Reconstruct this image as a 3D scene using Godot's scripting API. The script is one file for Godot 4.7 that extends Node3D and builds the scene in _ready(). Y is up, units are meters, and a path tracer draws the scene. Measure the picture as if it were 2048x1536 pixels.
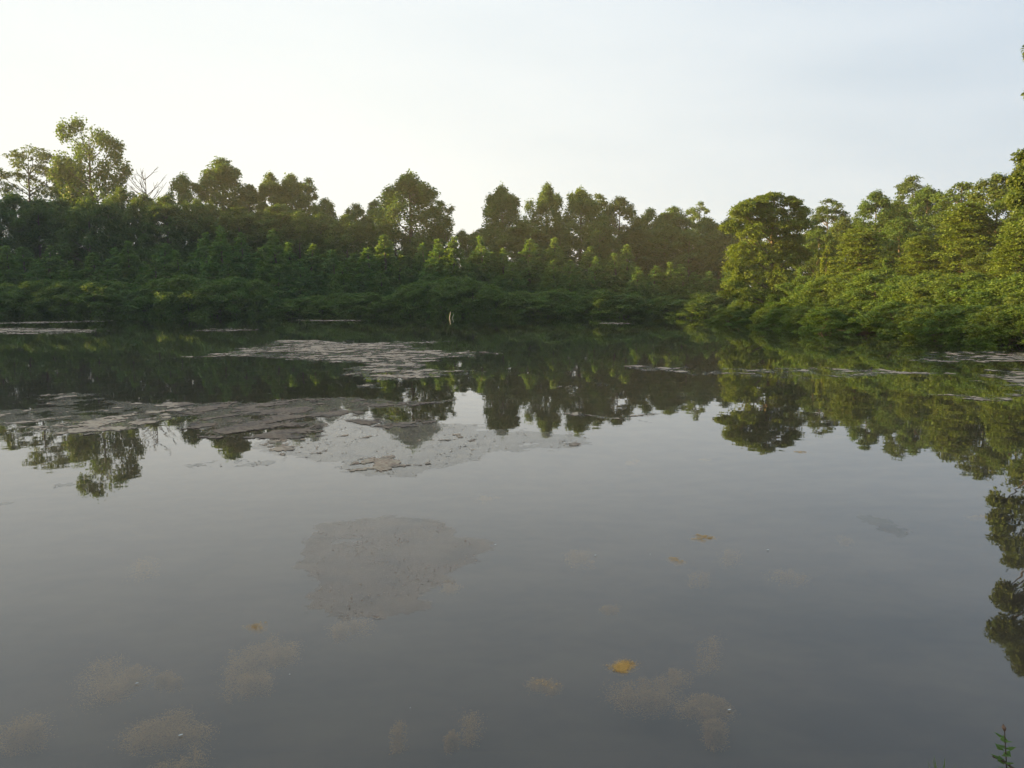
extends Node3D
# A still farm pond at the end of the day: wooded banks, floating scum, low sun from the left.

var rng := RandomNumberGenerator.new()
var noise := FastNoiseLite.new()
var fine := FastNoiseLite.new()
var POND := PackedVector2Array([Vector2(-118, -70), Vector2(-112, -100), Vector2(-92, -112), Vector2(-60, -112.5), Vector2(-30, -111.5), Vector2(-8, -111), Vector2(10, -109), Vector2(22, -104), Vector2(29, -100), Vector2(31, -94), Vector2(26.5, -86), Vector2(22.3, -79), Vector2(22.4, -68), Vector2(23.2, -57), Vector2(24.6, -47), Vector2(27, -38), Vector2(29, -30), Vector2(26, -22), Vector2(19, -13), Vector2(11, -6.5), Vector2(6.5, -3.9), Vector2(3.2, -3.1), Vector2(1.2, -3.0), Vector2(-3, -2.9), Vector2(-12, -3), Vector2(-40, -6), Vector2(-86, -26), Vector2(-108, -48)])
const EXPOSURE := 4.4
var SUN_FROM := Vector3(-0.974, 0.166, -0.150)
var protos := {}
var tints := {}
var mats := {}
var TREES := [
	[-80.16, -148, 28.17, 7.25, "oval", "maple", "leafy tree squeezed between the flat-topped pine and the tallest tree", "broadleaf_tree", "tree", "canopy trees along the far bank"],
	[-67.34, -140, 21.73, 9.23, "round", "maple", "low rounded tree with warm brownish top just right of the tallest tree", "broadleaf_tree", "tree", "canopy trees along the far bank"],
	[-59.07, -146, 25.11, 8.71, "round", "tulip", "rounded tree between the dead snag and the tall lobed tree", "broadleaf_tree", "tree", "canopy trees along the far bank"],
	[-52.51, -148, 28.17, 10.41, "oval", "gum", "tall dark lobed tree rising above the left wood", "broadleaf_tree", "tree", "canopy trees along the far bank"],
	[-48.61, -150, 23.66, 6.59, "oval", "gum", "narrow dark tree against the right side of the tall lobed tree", "broadleaf_tree", "tree", "canopy trees along the far bank"],
	[-45.16, -152, 26.42, 6.3, "oval", "maple", "pale slim tree, first of three close together", "broadleaf_tree", "tree", "canopy trees along the far bank"],
	[-41.52, -153, 26.12, 7.68, "oval", "maple", "pale yellowish tree, middle one of three close together", "broadleaf_tree", "tree", "canopy trees along the far bank"],
	[-38.01, -152, 25.14, 5.15, "sparse", "tulip", "thin see-through tree, last of three close together", "broadleaf_tree", "tree", "canopy trees along the far bank"],
	[-34.1, -148, 20.88, 6.69, "round", "tulip", "small-topped tree stepping down from the three close trees", "broadleaf_tree", "tree", "canopy trees along the far bank"],
	[-28.85, -150, 20.22, 7.53, "round", "maple", "low yellowish tree in the dip before the pyramid poplar", "broadleaf_tree", "tree", "canopy trees along the far bank"],
	[-25.14, -150, 20.77, 5.65, "oval", "maple", "low tree tucked against the left foot of the pyramid poplar", "broadleaf_tree", "tree", "canopy trees along the far bank"],
	[-17.19, -136, 24.03, 12.81, "poplar", "tulip", "big pyramid-shaped poplar standing alone beside the sky gap", "broadleaf_tree", "tree", "canopy trees along the far bank"],
	[-12.6, -142, 19.6, 4.46, "sparse", "gum", "dark thin tree at the right flank of the pyramid poplar", "broadleaf_tree", "tree", "canopy trees along the far bank"],
	[-11.33, -140, 15.96, 2.64, "sparse", "gum", "small dark treetop at the left edge of the sky gap", "broadleaf_tree", "tree", "canopy trees along the far bank"],
	[-8.57, -140, 14.51, 5.27, "round", "maple", "low tree at the bottom of the sky gap", "broadleaf_tree", "tree", "canopy trees along the far bank"],
	[-1.73, -134, 21.78, 9.25, "poplar", "tulip", "broad rounded poplar at the right edge of the sky gap", "broadleaf_tree", "tree", "canopy trees along the far bank"],
	[5.94, -138, 22.28, 7.97, "poplar", "tulip", "dark poplar between the two yellow-lit poplars", "broadleaf_tree", "tree", "canopy trees along the far bank"],
	[11.37, -133, 20.99, 9.02, "poplar", "maple", "golden-lit poplar in the middle of the far bank", "broadleaf_tree", "tree", "canopy trees along the far bank"],
	[14.91, -140, 20.71, 4.83, "pine", "conifer", "dark conifer peeping out behind the golden-lit poplar", "broadleaf_tree", "tree", "canopy trees along the far bank"],
	[18.09, -136, 19.77, 8.37, "round", "oak", "dark round tree with brownish crown right of the golden-lit poplar", "broadleaf_tree", "tree", "canopy trees along the far bank"],
	[23.83, -140, 18.17, 7.03, "round", "tulip", "low green tree right of the dark round brownish tree", "broadleaf_tree", "tree", "canopy trees along the far bank"],
	[28.11, -142, 18.66, 7.67, "oval", "tulip", "green domed tree left of the pale slender treetop", "broadleaf_tree", "tree", "canopy trees along the far bank"],
	[34.76, -150, 20.49, 4.33, "sparse", "maple", "pale slender treetop sticking up over the dark woods", "broadleaf_tree", "tree", "canopy trees along the far bank"],
	[32.84, -136, 16.23, 8.54, "round", "gum", "broad dark tree below the pale slender treetop", "broadleaf_tree", "tree", "canopy trees along the far bank"],
	[36.24, -134, 16.02, 6.73, "round", "gum", "dark tree partly hidden behind the feathery tree of the right bank", "broadleaf_tree", "tree", "canopy trees along the far bank"],
	[-83.59, -130.03, 19.05, 7.91, "round", "gum", "shaded broadleaf tree in the middle wood of the far bank, first from the left", "broadleaf_tree", "tree", "shaded trees of the middle wood"],
	[-81.78, -133.02, 20.06, 9.4, "round", "tulip", "shaded broadleaf tree in the middle wood of the far bank, second from the left", "broadleaf_tree", "tree", "shaded trees of the middle wood"],
	[-77.51, -132.6, 19, 9.02, "round", "maple", "shaded broadleaf tree in the middle wood of the far bank, third from the left", "broadleaf_tree", "tree", "shaded trees of the middle wood"],
	[-77.43, -138.27, 19.47, 9.54, "oval", "maple", "shaded broadleaf tree in the middle wood of the far bank, fourth from the left", "broadleaf_tree", "tree", "shaded trees of the middle wood"],
	[-69.06, -132.1, 19.19, 8.61, "round", "maple", "shaded broadleaf tree in the middle wood of the far bank, fifth from the left", "broadleaf_tree", "tree", "shaded trees of the middle wood"],
	[-67.32, -135.06, 19.01, 8.91, "round", "tulip", "shaded broadleaf tree in the middle wood of the far bank, sixth from the left", "broadleaf_tree", "tree", "shaded trees of the middle wood"],
	[-60.83, -133.74, 19.98, 7.36, "round", "maple", "shaded broadleaf tree in the middle wood of the far bank, seventh from the left", "broadleaf_tree", "tree", "shaded trees of the middle wood"],
	[-56.37, -131.92, 19.32, 8.79, "oval", "tulip", "shaded broadleaf tree in the middle wood of the far bank, eighth from the left", "broadleaf_tree", "tree", "shaded trees of the middle wood"],
	[-52.55, -134.99, 19.14, 8.3, "round", "tulip", "shaded broadleaf tree in the middle wood of the far bank, ninth from the left", "broadleaf_tree", "tree", "shaded trees of the middle wood"],
	[-51.05, -137.13, 18.67, 7.43, "round", "oak", "shaded broadleaf tree in the middle wood of the far bank, tenth from the left", "broadleaf_tree", "tree", "shaded trees of the middle wood"],
	[-44.62, -131.8, 17.54, 8.36, "oval", "maple", "shaded broadleaf tree in the middle wood of the far bank, eleventh from the left", "broadleaf_tree", "tree", "shaded trees of the middle wood"],
	[-42.2, -135.74, 17.4, 7.41, "round", "oak", "shaded broadleaf tree in the middle wood of the far bank, twelfth from the left", "broadleaf_tree", "tree", "shaded trees of the middle wood"],
	[-37.92, -132.56, 17.9, 8.94, "oval", "tulip", "shaded broadleaf tree in the middle wood of the far bank, thirteenth from the left", "broadleaf_tree", "tree", "shaded trees of the middle wood"],
	[-34.01, -130.01, 16.79, 7.09, "round", "maple", "shaded broadleaf tree in the middle wood of the far bank, fourteenth from the left", "broadleaf_tree", "tree", "shaded trees of the middle wood"],
	[-32.03, -135.15, 16.83, 7.82, "oval", "tulip", "shaded broadleaf tree in the middle wood of the far bank, fifteenth from the left", "broadleaf_tree", "tree", "shaded trees of the middle wood"],
	[-26.65, -129.26, 15.94, 7.77, "round", "maple", "shaded broadleaf tree in the middle wood of the far bank, sixteenth from the left", "broadleaf_tree", "tree", "shaded trees of the middle wood"],
	[-24.75, -138.6, 15.54, 7.44, "oval", "maple", "shaded broadleaf tree in the middle wood of the far bank, seventeenth from the left", "broadleaf_tree", "tree", "shaded trees of the middle wood"],
	[-19.79, -136.75, 14.34, 8.35, "round", "gum", "shaded broadleaf tree in the middle wood of the far bank, eighteenth from the left", "broadleaf_tree", "tree", "shaded trees of the middle wood"],
	[-14.5, -130.91, 12.76, 8.08, "round", "maple", "shaded broadleaf tree in the middle wood of the far bank, nineteenth from the left", "broadleaf_tree", "tree", "shaded trees of the middle wood"],
	[-5.06, -138.62, 14.58, 8.26, "round", "maple", "shaded broadleaf tree in the middle wood of the far bank, twentieth from the left", "broadleaf_tree", "tree", "shaded trees of the middle wood"],
	[1.7, -130.7, 14.93, 8.9, "oval", "maple", "shaded broadleaf tree in the middle wood of the far bank, twenty-first from the left", "broadleaf_tree", "tree", "shaded trees of the middle wood"],
	[7.91, -133.39, 15.17, 7.64, "round", "gum", "shaded broadleaf tree in the middle wood of the far bank, twenty-second from the left", "broadleaf_tree", "tree", "shaded trees of the middle wood"],
	[14.09, -129.55, 14.81, 7.32, "round", "tulip", "shaded broadleaf tree in the middle wood of the far bank, twenty-third from the left", "broadleaf_tree", "tree", "shaded trees of the middle wood"],
	[20.86, -134.46, 14.84, 8.65, "oval", "gum", "shaded broadleaf tree in the middle wood of the far bank, twenty-fourth from the left", "broadleaf_tree", "tree", "shaded trees of the middle wood"],
	[25.4, -134.29, 14.81, 9.12, "oval", "tulip", "shaded broadleaf tree in the middle wood of the far bank, twenty-fifth from the left", "broadleaf_tree", "tree", "shaded trees of the middle wood"],
	[28.93, -131.42, 13.86, 8.03, "round", "tulip", "shaded broadleaf tree in the middle wood of the far bank, twenty-sixth from the left", "broadleaf_tree", "tree", "shaded trees of the middle wood"],
	[33.83, -131.49, 13.91, 9.22, "round", "oak", "shaded broadleaf tree in the middle wood of the far bank, twenty-seventh from the left", "broadleaf_tree", "tree", "shaded trees of the middle wood"],
	[37.26, -129.37, 14.3, 7.52, "round", "tulip", "shaded broadleaf tree in the middle wood of the far bank, twenty-eighth from the left", "broadleaf_tree", "tree", "shaded trees of the middle wood"],
	[-77.7, -121.41, 9.75, 7.08, "sapling", "young_gum", "young pointed tree of the sapling row on the far bank, first from the left", "young_tree", "tree", "saplings behind the waterline shrubs"],
	[-72.98, -116.36, 10.14, 7.54, "sapling", "young_gum", "young pointed tree of the sapling row on the far bank, second from the left", "young_tree", "tree", "saplings behind the waterline shrubs"],
	[-74.5, -122.74, 10.26, 8.75, "sapling", "young_tulip", "young pointed tree of the sapling row on the far bank, third from the left", "young_tree", "tree", "saplings behind the waterline shrubs"],
	[-68.11, -115.24, 8.18, 5.61, "sapling", "young_tulip", "young pointed tree of the sapling row on the far bank, fourth from the left", "young_tree", "tree", "saplings behind the waterline shrubs"],
	[-67.78, -118.36, 10.33, 8.26, "sapling", "young_gum", "young pointed tree of the sapling row on the far bank, fifth from the left", "young_tree", "tree", "saplings behind the waterline shrubs"],
	[-63.7, -116.04, 7.91, 6.58, "sapling", "young_gum", "young pointed tree of the sapling row on the far bank, sixth from the left", "young_tree", "tree", "saplings behind the waterline shrubs"],
	[-61.61, -118.37, 9.22, 7.5, "sapling", "young_gum", "young pointed tree of the sapling row on the far bank, seventh from the left", "young_tree", "tree", "saplings behind the waterline shrubs"],
	[-58.55, -116.4, 6.76, 5.31, "sapling", "young_tulip", "young pointed tree of the sapling row on the far bank, eighth from the left", "young_tree", "tree", "saplings behind the waterline shrubs"],
	[-59.74, -121.37, 10.23, 8.62, "sapling", "young_tulip", "young pointed tree of the sapling row on the far bank, ninth from the left", "young_tree", "tree", "saplings behind the waterline shrubs"],
	[-57.55, -120.81, 11.16, 7.59, "sapling", "young_gum", "young pointed tree of the sapling row on the far bank, tenth from the left", "young_tree", "tree", "saplings behind the waterline shrubs"],
	[-53.03, -116.32, 7.79, 5.22, "sapling", "young_tulip", "young pointed tree of the sapling row on the far bank, eleventh from the left", "young_tree", "tree", "saplings behind the waterline shrubs"],
	[-51.44, -116.09, 8.74, 6.41, "sapling", "young_gum", "young pointed tree of the sapling row on the far bank, twelfth from the left", "young_tree", "tree", "saplings behind the waterline shrubs"],
	[-52.52, -122.15, 10.89, 8.73, "sapling", "young_tulip", "young pointed tree of the sapling row on the far bank, thirteenth from the left", "young_tree", "tree", "saplings behind the waterline shrubs"],
	[-48.82, -117.13, 9.49, 8.22, "sapling", "young_gum", "young pointed tree of the sapling row on the far bank, fourteenth from the left", "young_tree", "tree", "saplings behind the waterline shrubs"],
	[-48.53, -122.41, 9.42, 6.66, "sapling", "young_tulip", "young pointed tree of the sapling row on the far bank, fifteenth from the left", "young_tree", "tree", "saplings behind the waterline shrubs"],
	[-45.37, -119.42, 12.22, 7.85, "sapling", "young_tulip", "young pointed tree of the sapling row on the far bank, sixteenth from the left", "young_tree", "tree", "saplings behind the waterline shrubs"],
	[-41.98, -116.29, 12.94, 8.31, "sapling", "young_tulip", "young pointed tree of the sapling row on the far bank, seventeenth from the left", "young_tree", "tree", "saplings behind the waterline shrubs"],
	[-40.54, -114.74, 7.98, 5.3, "sapling", "young_gum", "young pointed tree of the sapling row on the far bank, eighteenth from the left", "young_tree", "tree", "saplings behind the waterline shrubs"],
	[-39.8, -118.67, 12.21, 7.05, "sapling", "young_tulip", "young pointed tree of the sapling row on the far bank, nineteenth from the left", "young_tree", "tree", "saplings behind the waterline shrubs"],
	[-37.91, -121.31, 10.16, 7.43, "sapling", "young_tulip", "young pointed tree of the sapling row on the far bank, twentieth from the left", "young_tree", "tree", "saplings behind the waterline shrubs"],
	[-34.6, -116.8, 12.6, 8.37, "sapling", "young_gum", "young pointed tree of the sapling row on the far bank, twenty-first from the left", "young_tree", "tree", "saplings behind the waterline shrubs"],
	[-33.19, -115.04, 6.67, 6.08, "sapling", "young_tulip", "young pointed tree of the sapling row on the far bank, twenty-second from the left", "young_tree", "tree", "saplings behind the waterline shrubs"],
	[-33.44, -120.46, 10.79, 7.58, "sapling", "young_tulip", "young pointed tree of the sapling row on the far bank, twenty-third from the left", "young_tree", "tree", "saplings behind the waterline shrubs"],
	[-30.54, -116, 8.17, 7.04, "sapling", "young_tulip", "young pointed tree of the sapling row on the far bank, twenty-fourth from the left", "young_tree", "tree", "saplings behind the waterline shrubs"],
	[-29.9, -120.95, 10.75, 8.6, "sapling", "young_gum", "young pointed tree of the sapling row on the far bank, twenty-fifth from the left", "young_tree", "tree", "saplings behind the waterline shrubs"],
	[-26.74, -119.79, 9.73, 8.13, "sapling", "young_tulip", "young pointed tree of the sapling row on the far bank, twenty-sixth from the left", "young_tree", "tree", "saplings behind the waterline shrubs"],
	[-24.56, -115.62, 7.83, 5.41, "sapling", "young_gum", "young pointed tree of the sapling row on the far bank, twenty-seventh from the left", "young_tree", "tree", "saplings behind the waterline shrubs"],
	[-23.69, -119.68, 9.2, 7.36, "sapling", "young_gum", "young pointed tree of the sapling row on the far bank, twenty-eighth from the left", "young_tree", "tree", "saplings behind the waterline shrubs"],
	[-21.23, -118.5, 10.04, 8.74, "sapling", "young_tulip", "young pointed tree of the sapling row on the far bank, twenty-ninth from the left", "young_tree", "tree", "saplings behind the waterline shrubs"],
	[-18.99, -115.69, 6.42, 5.84, "sapling", "young_gum", "young pointed tree of the sapling row on the far bank, twenty-ninth from the right", "young_tree", "tree", "saplings behind the waterline shrubs"],
	[-19.25, -121.48, 12.02, 8.83, "sapling", "young_gum", "young pointed tree of the sapling row on the far bank, twenty-eighth from the right", "young_tree", "tree", "saplings behind the waterline shrubs"],
	[-16.71, -120.29, 9.66, 6.7, "sapling", "young_gum", "young pointed tree of the sapling row on the far bank, twenty-seventh from the right", "young_tree", "tree", "saplings behind the waterline shrubs"],
	[-13.63, -122.9, 11.03, 7.62, "sapling", "young_tulip", "young pointed tree of the sapling row on the far bank, twenty-sixth from the right", "young_tree", "tree", "saplings behind the waterline shrubs"],
	[-11.08, -115.69, 6.76, 5.78, "sapling", "young_gum", "young pointed tree of the sapling row on the far bank, twenty-fifth from the right", "young_tree", "tree", "saplings behind the waterline shrubs"],
	[-10.76, -117.38, 11.1, 7.88, "sapling", "young_tulip", "young pointed tree of the sapling row on the far bank, twenty-fourth from the right", "young_tree", "tree", "saplings behind the waterline shrubs"],
	[-8.37, -116.54, 11.42, 8.39, "sapling", "young_gum", "young pointed tree of the sapling row on the far bank, twenty-third from the right", "young_tree", "tree", "saplings behind the waterline shrubs"],
	[-6.39, -115.64, 7.47, 5.81, "sapling", "young_tulip", "young pointed tree of the sapling row on the far bank, twenty-second from the right", "young_tree", "tree", "saplings behind the waterline shrubs"],
	[-4.76, -120.23, 11.8, 8.28, "sapling", "young_tulip", "young pointed tree of the sapling row on the far bank, twenty-first from the right", "young_tree", "tree", "saplings behind the waterline shrubs"],
	[-2.94, -121.61, 9.47, 8.89, "sapling", "young_tulip", "young pointed tree of the sapling row on the far bank, twentieth from the right", "young_tree", "tree", "saplings behind the waterline shrubs"],
	[-1.71, -114.46, 5.75, 6.5, "sapling", "young_tulip", "young pointed tree of the sapling row on the far bank, nineteenth from the right", "young_tree", "tree", "saplings behind the waterline shrubs"],
	[-1.35, -121.32, 10.08, 6.7, "sapling", "young_gum", "young pointed tree of the sapling row on the far bank, eighteenth from the right", "young_tree", "tree", "saplings behind the waterline shrubs"],
	[0, -115.69, 7.6, 6.48, "sapling", "young_gum", "young pointed tree of the sapling row on the far bank, seventeenth from the right", "young_tree", "tree", "saplings behind the waterline shrubs"],
	[2.72, -121.97, 11.45, 8.73, "sapling", "young_tulip", "young pointed tree of the sapling row on the far bank, sixteenth from the right", "young_tree", "tree", "saplings behind the waterline shrubs"],
	[4.7, -122.28, 9.59, 7.26, "sapling", "young_tulip", "young pointed tree of the sapling row on the far bank, fifteenth from the right", "young_tree", "tree", "saplings behind the waterline shrubs"],
	[5.9, -115.86, 8.04, 6.31, "sapling", "young_gum", "young pointed tree of the sapling row on the far bank, fourteenth from the right", "young_tree", "tree", "saplings behind the waterline shrubs"],
	[6.51, -122.29, 11.76, 7.49, "sapling", "young_gum", "young pointed tree of the sapling row on the far bank, thirteenth from the right", "young_tree", "tree", "saplings behind the waterline shrubs"],
	[8.33, -114.71, 7.93, 5.17, "sapling", "young_tulip", "young pointed tree of the sapling row on the far bank, twelfth from the right", "young_tree", "tree", "saplings behind the waterline shrubs"],
	[11.82, -122.28, 10.37, 7.91, "sapling", "young_gum", "young pointed tree of the sapling row on the far bank, eleventh from the right", "young_tree", "tree", "saplings behind the waterline shrubs"],
	[12.39, -118.83, 8.74, 6.34, "sapling", "young_tulip", "young pointed tree of the sapling row on the far bank, tenth from the right", "young_tree", "tree", "saplings behind the waterline shrubs"],
	[15.09, -119.21, 9.21, 7.89, "sapling", "young_gum", "young pointed tree of the sapling row on the far bank, ninth from the right", "young_tree", "tree", "saplings behind the waterline shrubs"],
	[17.14, -120.23, 10.49, 6.57, "sapling", "young_gum", "young pointed tree of the sapling row on the far bank, eighth from the right", "young_tree", "tree", "saplings behind the waterline shrubs"],
	[18.05, -115.21, 6.94, 6.16, "sapling", "young_tulip", "young pointed tree of the sapling row on the far bank, seventh from the right", "young_tree", "tree", "saplings behind the waterline shrubs"],
	[20.47, -114.37, 7.19, 5.75, "sapling", "young_tulip", "young pointed tree of the sapling row on the far bank, sixth from the right", "young_tree", "tree", "saplings behind the waterline shrubs"],
	[22.46, -114.41, 7.65, 6.54, "sapling", "young_gum", "young pointed tree of the sapling row on the far bank, fifth from the right", "young_tree", "tree", "saplings behind the waterline shrubs"],
	[23.95, -114.05, 7.31, 6.67, "sapling", "young_tulip", "young pointed tree of the sapling row on the far bank, fourth from the right", "young_tree", "tree", "saplings behind the waterline shrubs"],
	[25.83, -114.08, 6.21, 5.37, "sapling", "young_tulip", "young pointed tree of the sapling row on the far bank, third from the right", "young_tree", "tree", "saplings behind the waterline shrubs"],
	[28.47, -116.2, 6.41, 6.49, "sapling", "young_tulip", "young pointed tree of the sapling row on the far bank, second from the right", "young_tree", "tree", "saplings behind the waterline shrubs"],
	[30.43, -115.83, 5.32, 7.19, "sapling", "young_tulip", "young pointed tree of the sapling row on the far bank, first from the right", "young_tree", "tree", "saplings behind the waterline shrubs"],
	[-71.52, -108.93, 4.53, 8, "shrub", "alder", "low bush overhanging the far waterline, first from the left", "waterside_shrub", "shrub", "bushes along the far waterline"],
	[-69.45, -110.58, 4.58, 7.33, "shrub", "alder", "low bush overhanging the far waterline, second from the left", "waterside_shrub", "shrub", "bushes along the far waterline"],
	[-66.32, -109.5, 4.08, 7.19, "shrub", "alder", "low bush overhanging the far waterline, third from the left", "waterside_shrub", "shrub", "bushes along the far waterline"],
	[-64.51, -110.61, 5.21, 8.86, "shrub", "alder", "low bush overhanging the far waterline, fourth from the left", "waterside_shrub", "shrub", "bushes along the far waterline"],
	[-61.27, -109.48, 4.82, 7.99, "shrub", "willow", "low bush overhanging the far waterline, fifth from the left", "waterside_shrub", "shrub", "bushes along the far waterline"],
	[-58.29, -110.02, 4.93, 6.82, "shrub", "alder", "low bush overhanging the far waterline, sixth from the left", "waterside_shrub", "shrub", "bushes along the far waterline"],
	[-55.19, -109.4, 5, 8.77, "shrub", "alder", "low bush overhanging the far waterline, seventh from the left", "waterside_shrub", "shrub", "bushes along the far waterline"],
	[-52.71, -108.95, 3.48, 5.81, "shrub", "alder", "low bush overhanging the far waterline, eighth from the left", "waterside_shrub", "shrub", "bushes along the far waterline"],
	[-50.7, -110, 3.68, 8.6, "shrub", "buttonbush", "low bush overhanging the far waterline, ninth from the left", "waterside_shrub", "shrub", "bushes along the far waterline"],
	[-48.28, -110.55, 5.26, 7.23, "shrub", "alder", "low bush overhanging the far waterline, tenth from the left", "waterside_shrub", "shrub", "bushes along the far waterline"],
	[-44.91, -110, 5.85, 8.61, "shrub", "alder", "low bush overhanging the far waterline, eleventh from the left", "waterside_shrub", "shrub", "bushes along the far waterline"],
	[-41.16, -109.06, 4.97, 8.92, "shrub", "alder", "low bush overhanging the far waterline, twelfth from the left", "waterside_shrub", "shrub", "bushes along the far waterline"],
	[-38.15, -110.02, 5.53, 8.7, "shrub", "buttonbush", "low bush overhanging the far waterline, thirteenth from the left", "waterside_shrub", "shrub", "bushes along the far waterline"],
	[-34.69, -109.28, 5.17, 5.65, "shrub", "alder", "low bush overhanging the far waterline, fourteenth from the left", "waterside_shrub", "shrub", "bushes along the far waterline"],
	[-32.02, -110.1, 2.48, 6.5, "shrub", "buttonbush", "low bush overhanging the far waterline, fifteenth from the left", "waterside_shrub", "shrub", "bushes along the far waterline"],
	[-28.89, -109.8, 2.5, 7.68, "shrub", "alder", "low bush overhanging the far waterline, sixteenth from the left", "waterside_shrub", "shrub", "bushes along the far waterline"],
	[-26.58, -110.06, 2.94, 6.29, "shrub", "alder", "low bush overhanging the far waterline, seventeenth from the left", "waterside_shrub", "shrub", "bushes along the far waterline"],
	[-23.22, -109.72, 3.3, 6.48, "shrub", "alder", "low bush overhanging the far waterline, eighteenth from the left", "waterside_shrub", "shrub", "bushes along the far waterline"],
	[-19.82, -109.2, 3.35, 6.58, "shrub", "alder", "low bush overhanging the far waterline, nineteenth from the left", "waterside_shrub", "shrub", "bushes along the far waterline"],
	[-16.7, -109.83, 2.92, 8.87, "shrub", "alder", "low bush overhanging the far waterline, twentieth from the left", "waterside_shrub", "shrub", "bushes along the far waterline"],
	[-13.29, -109.11, 4.65, 8.03, "shrub", "alder", "low bush overhanging the far waterline, twenty-first from the left", "waterside_shrub", "shrub", "bushes along the far waterline"],
	[-10.35, -109.43, 4.87, 9.22, "shrub", "buttonbush", "low bush overhanging the far waterline, twenty-second from the left", "waterside_shrub", "shrub", "bushes along the far waterline"],
	[-7.56, -108.28, 5.55, 8.03, "shrub", "alder", "low bush overhanging the far waterline, twenty-third from the left", "waterside_shrub", "shrub", "bushes along the far waterline"],
	[-4.74, -108.26, 4.81, 7.56, "shrub", "alder", "low bush overhanging the far waterline, twenty-fourth from the left", "waterside_shrub", "shrub", "bushes along the far waterline"],
	[-2.16, -107.28, 3.81, 5.4, "shrub", "alder", "low bush overhanging the far waterline, twenty-fifth from the left", "waterside_shrub", "shrub", "bushes along the far waterline"],
	[0.95, -107.04, 3.41, 7.87, "shrub", "willow", "low bush overhanging the far waterline, twenty-sixth from the left", "waterside_shrub", "shrub", "bushes along the far waterline"],
	[3.32, -106.26, 3.29, 8.32, "shrub", "willow", "low bush overhanging the far waterline, twenty-seventh from the left", "waterside_shrub", "shrub", "bushes along the far waterline"],
	[6.08, -105.67, 3.77, 8.34, "shrub", "alder", "low bush overhanging the far waterline, twenty-eighth from the left", "waterside_shrub", "shrub", "bushes along the far waterline"],
	[8.92, -104.9, 2.79, 5.08, "shrub", "alder", "low bush overhanging the far waterline, twenty-ninth from the left", "waterside_shrub", "shrub", "bushes along the far waterline"],
	[11.69, -103.09, 3.68, 6.74, "shrub", "alder", "low bush overhanging the far waterline, seventh from the right", "waterside_shrub", "shrub", "bushes along the far waterline"],
	[14.11, -103.65, 3.19, 8.36, "shrub", "buttonbush", "low bush overhanging the far waterline, sixth from the right", "waterside_shrub", "shrub", "bushes along the far waterline"],
	[17.09, -103.62, 2.48, 6.09, "shrub", "buttonbush", "low bush overhanging the far waterline, fifth from the right", "waterside_shrub", "shrub", "bushes along the far waterline"],
	[19.53, -102.8, 2.81, 5.03, "shrub", "alder", "low bush overhanging the far waterline, fourth from the right", "waterside_shrub", "shrub", "bushes along the far waterline"],
	[21.76, -101.01, 2.24, 7.64, "shrub", "alder", "low bush overhanging the far waterline, third from the right", "waterside_shrub", "shrub", "bushes along the far waterline"],
	[24.53, -100.1, 3.25, 7.34, "shrub", "alder", "low bush overhanging the far waterline, second from the right", "waterside_shrub", "shrub", "bushes along the far waterline"],
	[27.72, -101.06, 2.65, 6.46, "shrub", "buttonbush", "low bush overhanging the far waterline, first from the right", "waterside_shrub", "shrub", "bushes along the far waterline"],
	[32.11, -90, 11.92, 3.5, "sparse", "maple", "thin see-through tree between the feathery tree and the twin-topped pine", "broadleaf_tree", "tree", "trees on the right bank"],
	[35.82, -92, 13.7, 3.81, "pine", "conifer", "small twin-topped pine leaning above the right bank's dip", "broadleaf_tree", "tree", "trees on the right bank"],
	[34.54, -84, 10.87, 5.27, "round", "oak", "low rounded olive tree right of the twin-topped pine", "broadleaf_tree", "tree", "trees on the right bank"],
	[30.48, -80, 9.33, 4.52, "round", "maple", "shaded rounded tree in the dip right of the feathery tree", "broadleaf_tree", "tree", "trees on the right bank"],
	[35.93, -80, 13.12, 4.82, "round", "tulip", "rounded green tree left of the dark flat-topped pine", "broadleaf_tree", "tree", "trees on the right bank"],
	[39.65, -84, 12.5, 3.69, "oval", "maple", "grey-green tree below the dark flat-topped pine", "broadleaf_tree", "tree", "trees on the right bank"],
	[43.34, -88, 15.74, 4.42, "pine", "conifer", "dark flat-topped pine poking above the right bank", "broadleaf_tree", "tree", "trees on the right bank"],
	[40, -78, 13.31, 4.9, "round", "tulip", "smooth light green domed tree right of the dark flat-topped pine", "broadleaf_tree", "tree", "trees on the right bank"],
	[40.98, -74, 12.97, 4.18, "sparse", "maple", "thin grey-green treetop left of the large oak", "broadleaf_tree", "tree", "trees on the right bank"],
	[35.96, -60, 11.58, 5.65, "round", "oak", "large dark oak crown at the upper right of the bank", "broadleaf_tree", "tree", "trees on the right bank"],
	[35.98, -56, 10.68, 4.57, "round", "maple", "oak crown cut by the right edge of the picture", "broadleaf_tree", "tree", "trees on the right bank"],
	[27.62, -64, 8.02, 4.82, "feather", "cypress", "yellow-green feathery tree in the middle of the right bank", "broadleaf_tree", "tree", "trees on the right bank"],
	[30.23, -60, 7, 3.47, "feather", "cypress", "slim feathery conical tree below the light green domed tree", "broadleaf_tree", "tree", "trees on the right bank"],
	[32.56, -58, 9.24, 4.73, "feather", "cypress", "tall feathery conical tree with rusty trunk on the right bank", "broadleaf_tree", "tree", "trees on the right bank"],
	[29.3, -62, 6.02, 3.11, "oval", "maple", "small shaded tree between the two feathery trees of the right bank", "broadleaf_tree", "tree", "trees on the right bank"],
	[32.16, -60, 7, 2.64, "sapling", "tulip", "slender bright tree left of the tall rusty-trunked tree", "broadleaf_tree", "tree", "trees on the right bank"],
	[39.56, -92, 11.24, 6.35, "round", "tulip", "green rounded tree behind the yellow-green feathery tree", "broadleaf_tree", "tree", "trees on the right bank"],
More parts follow.
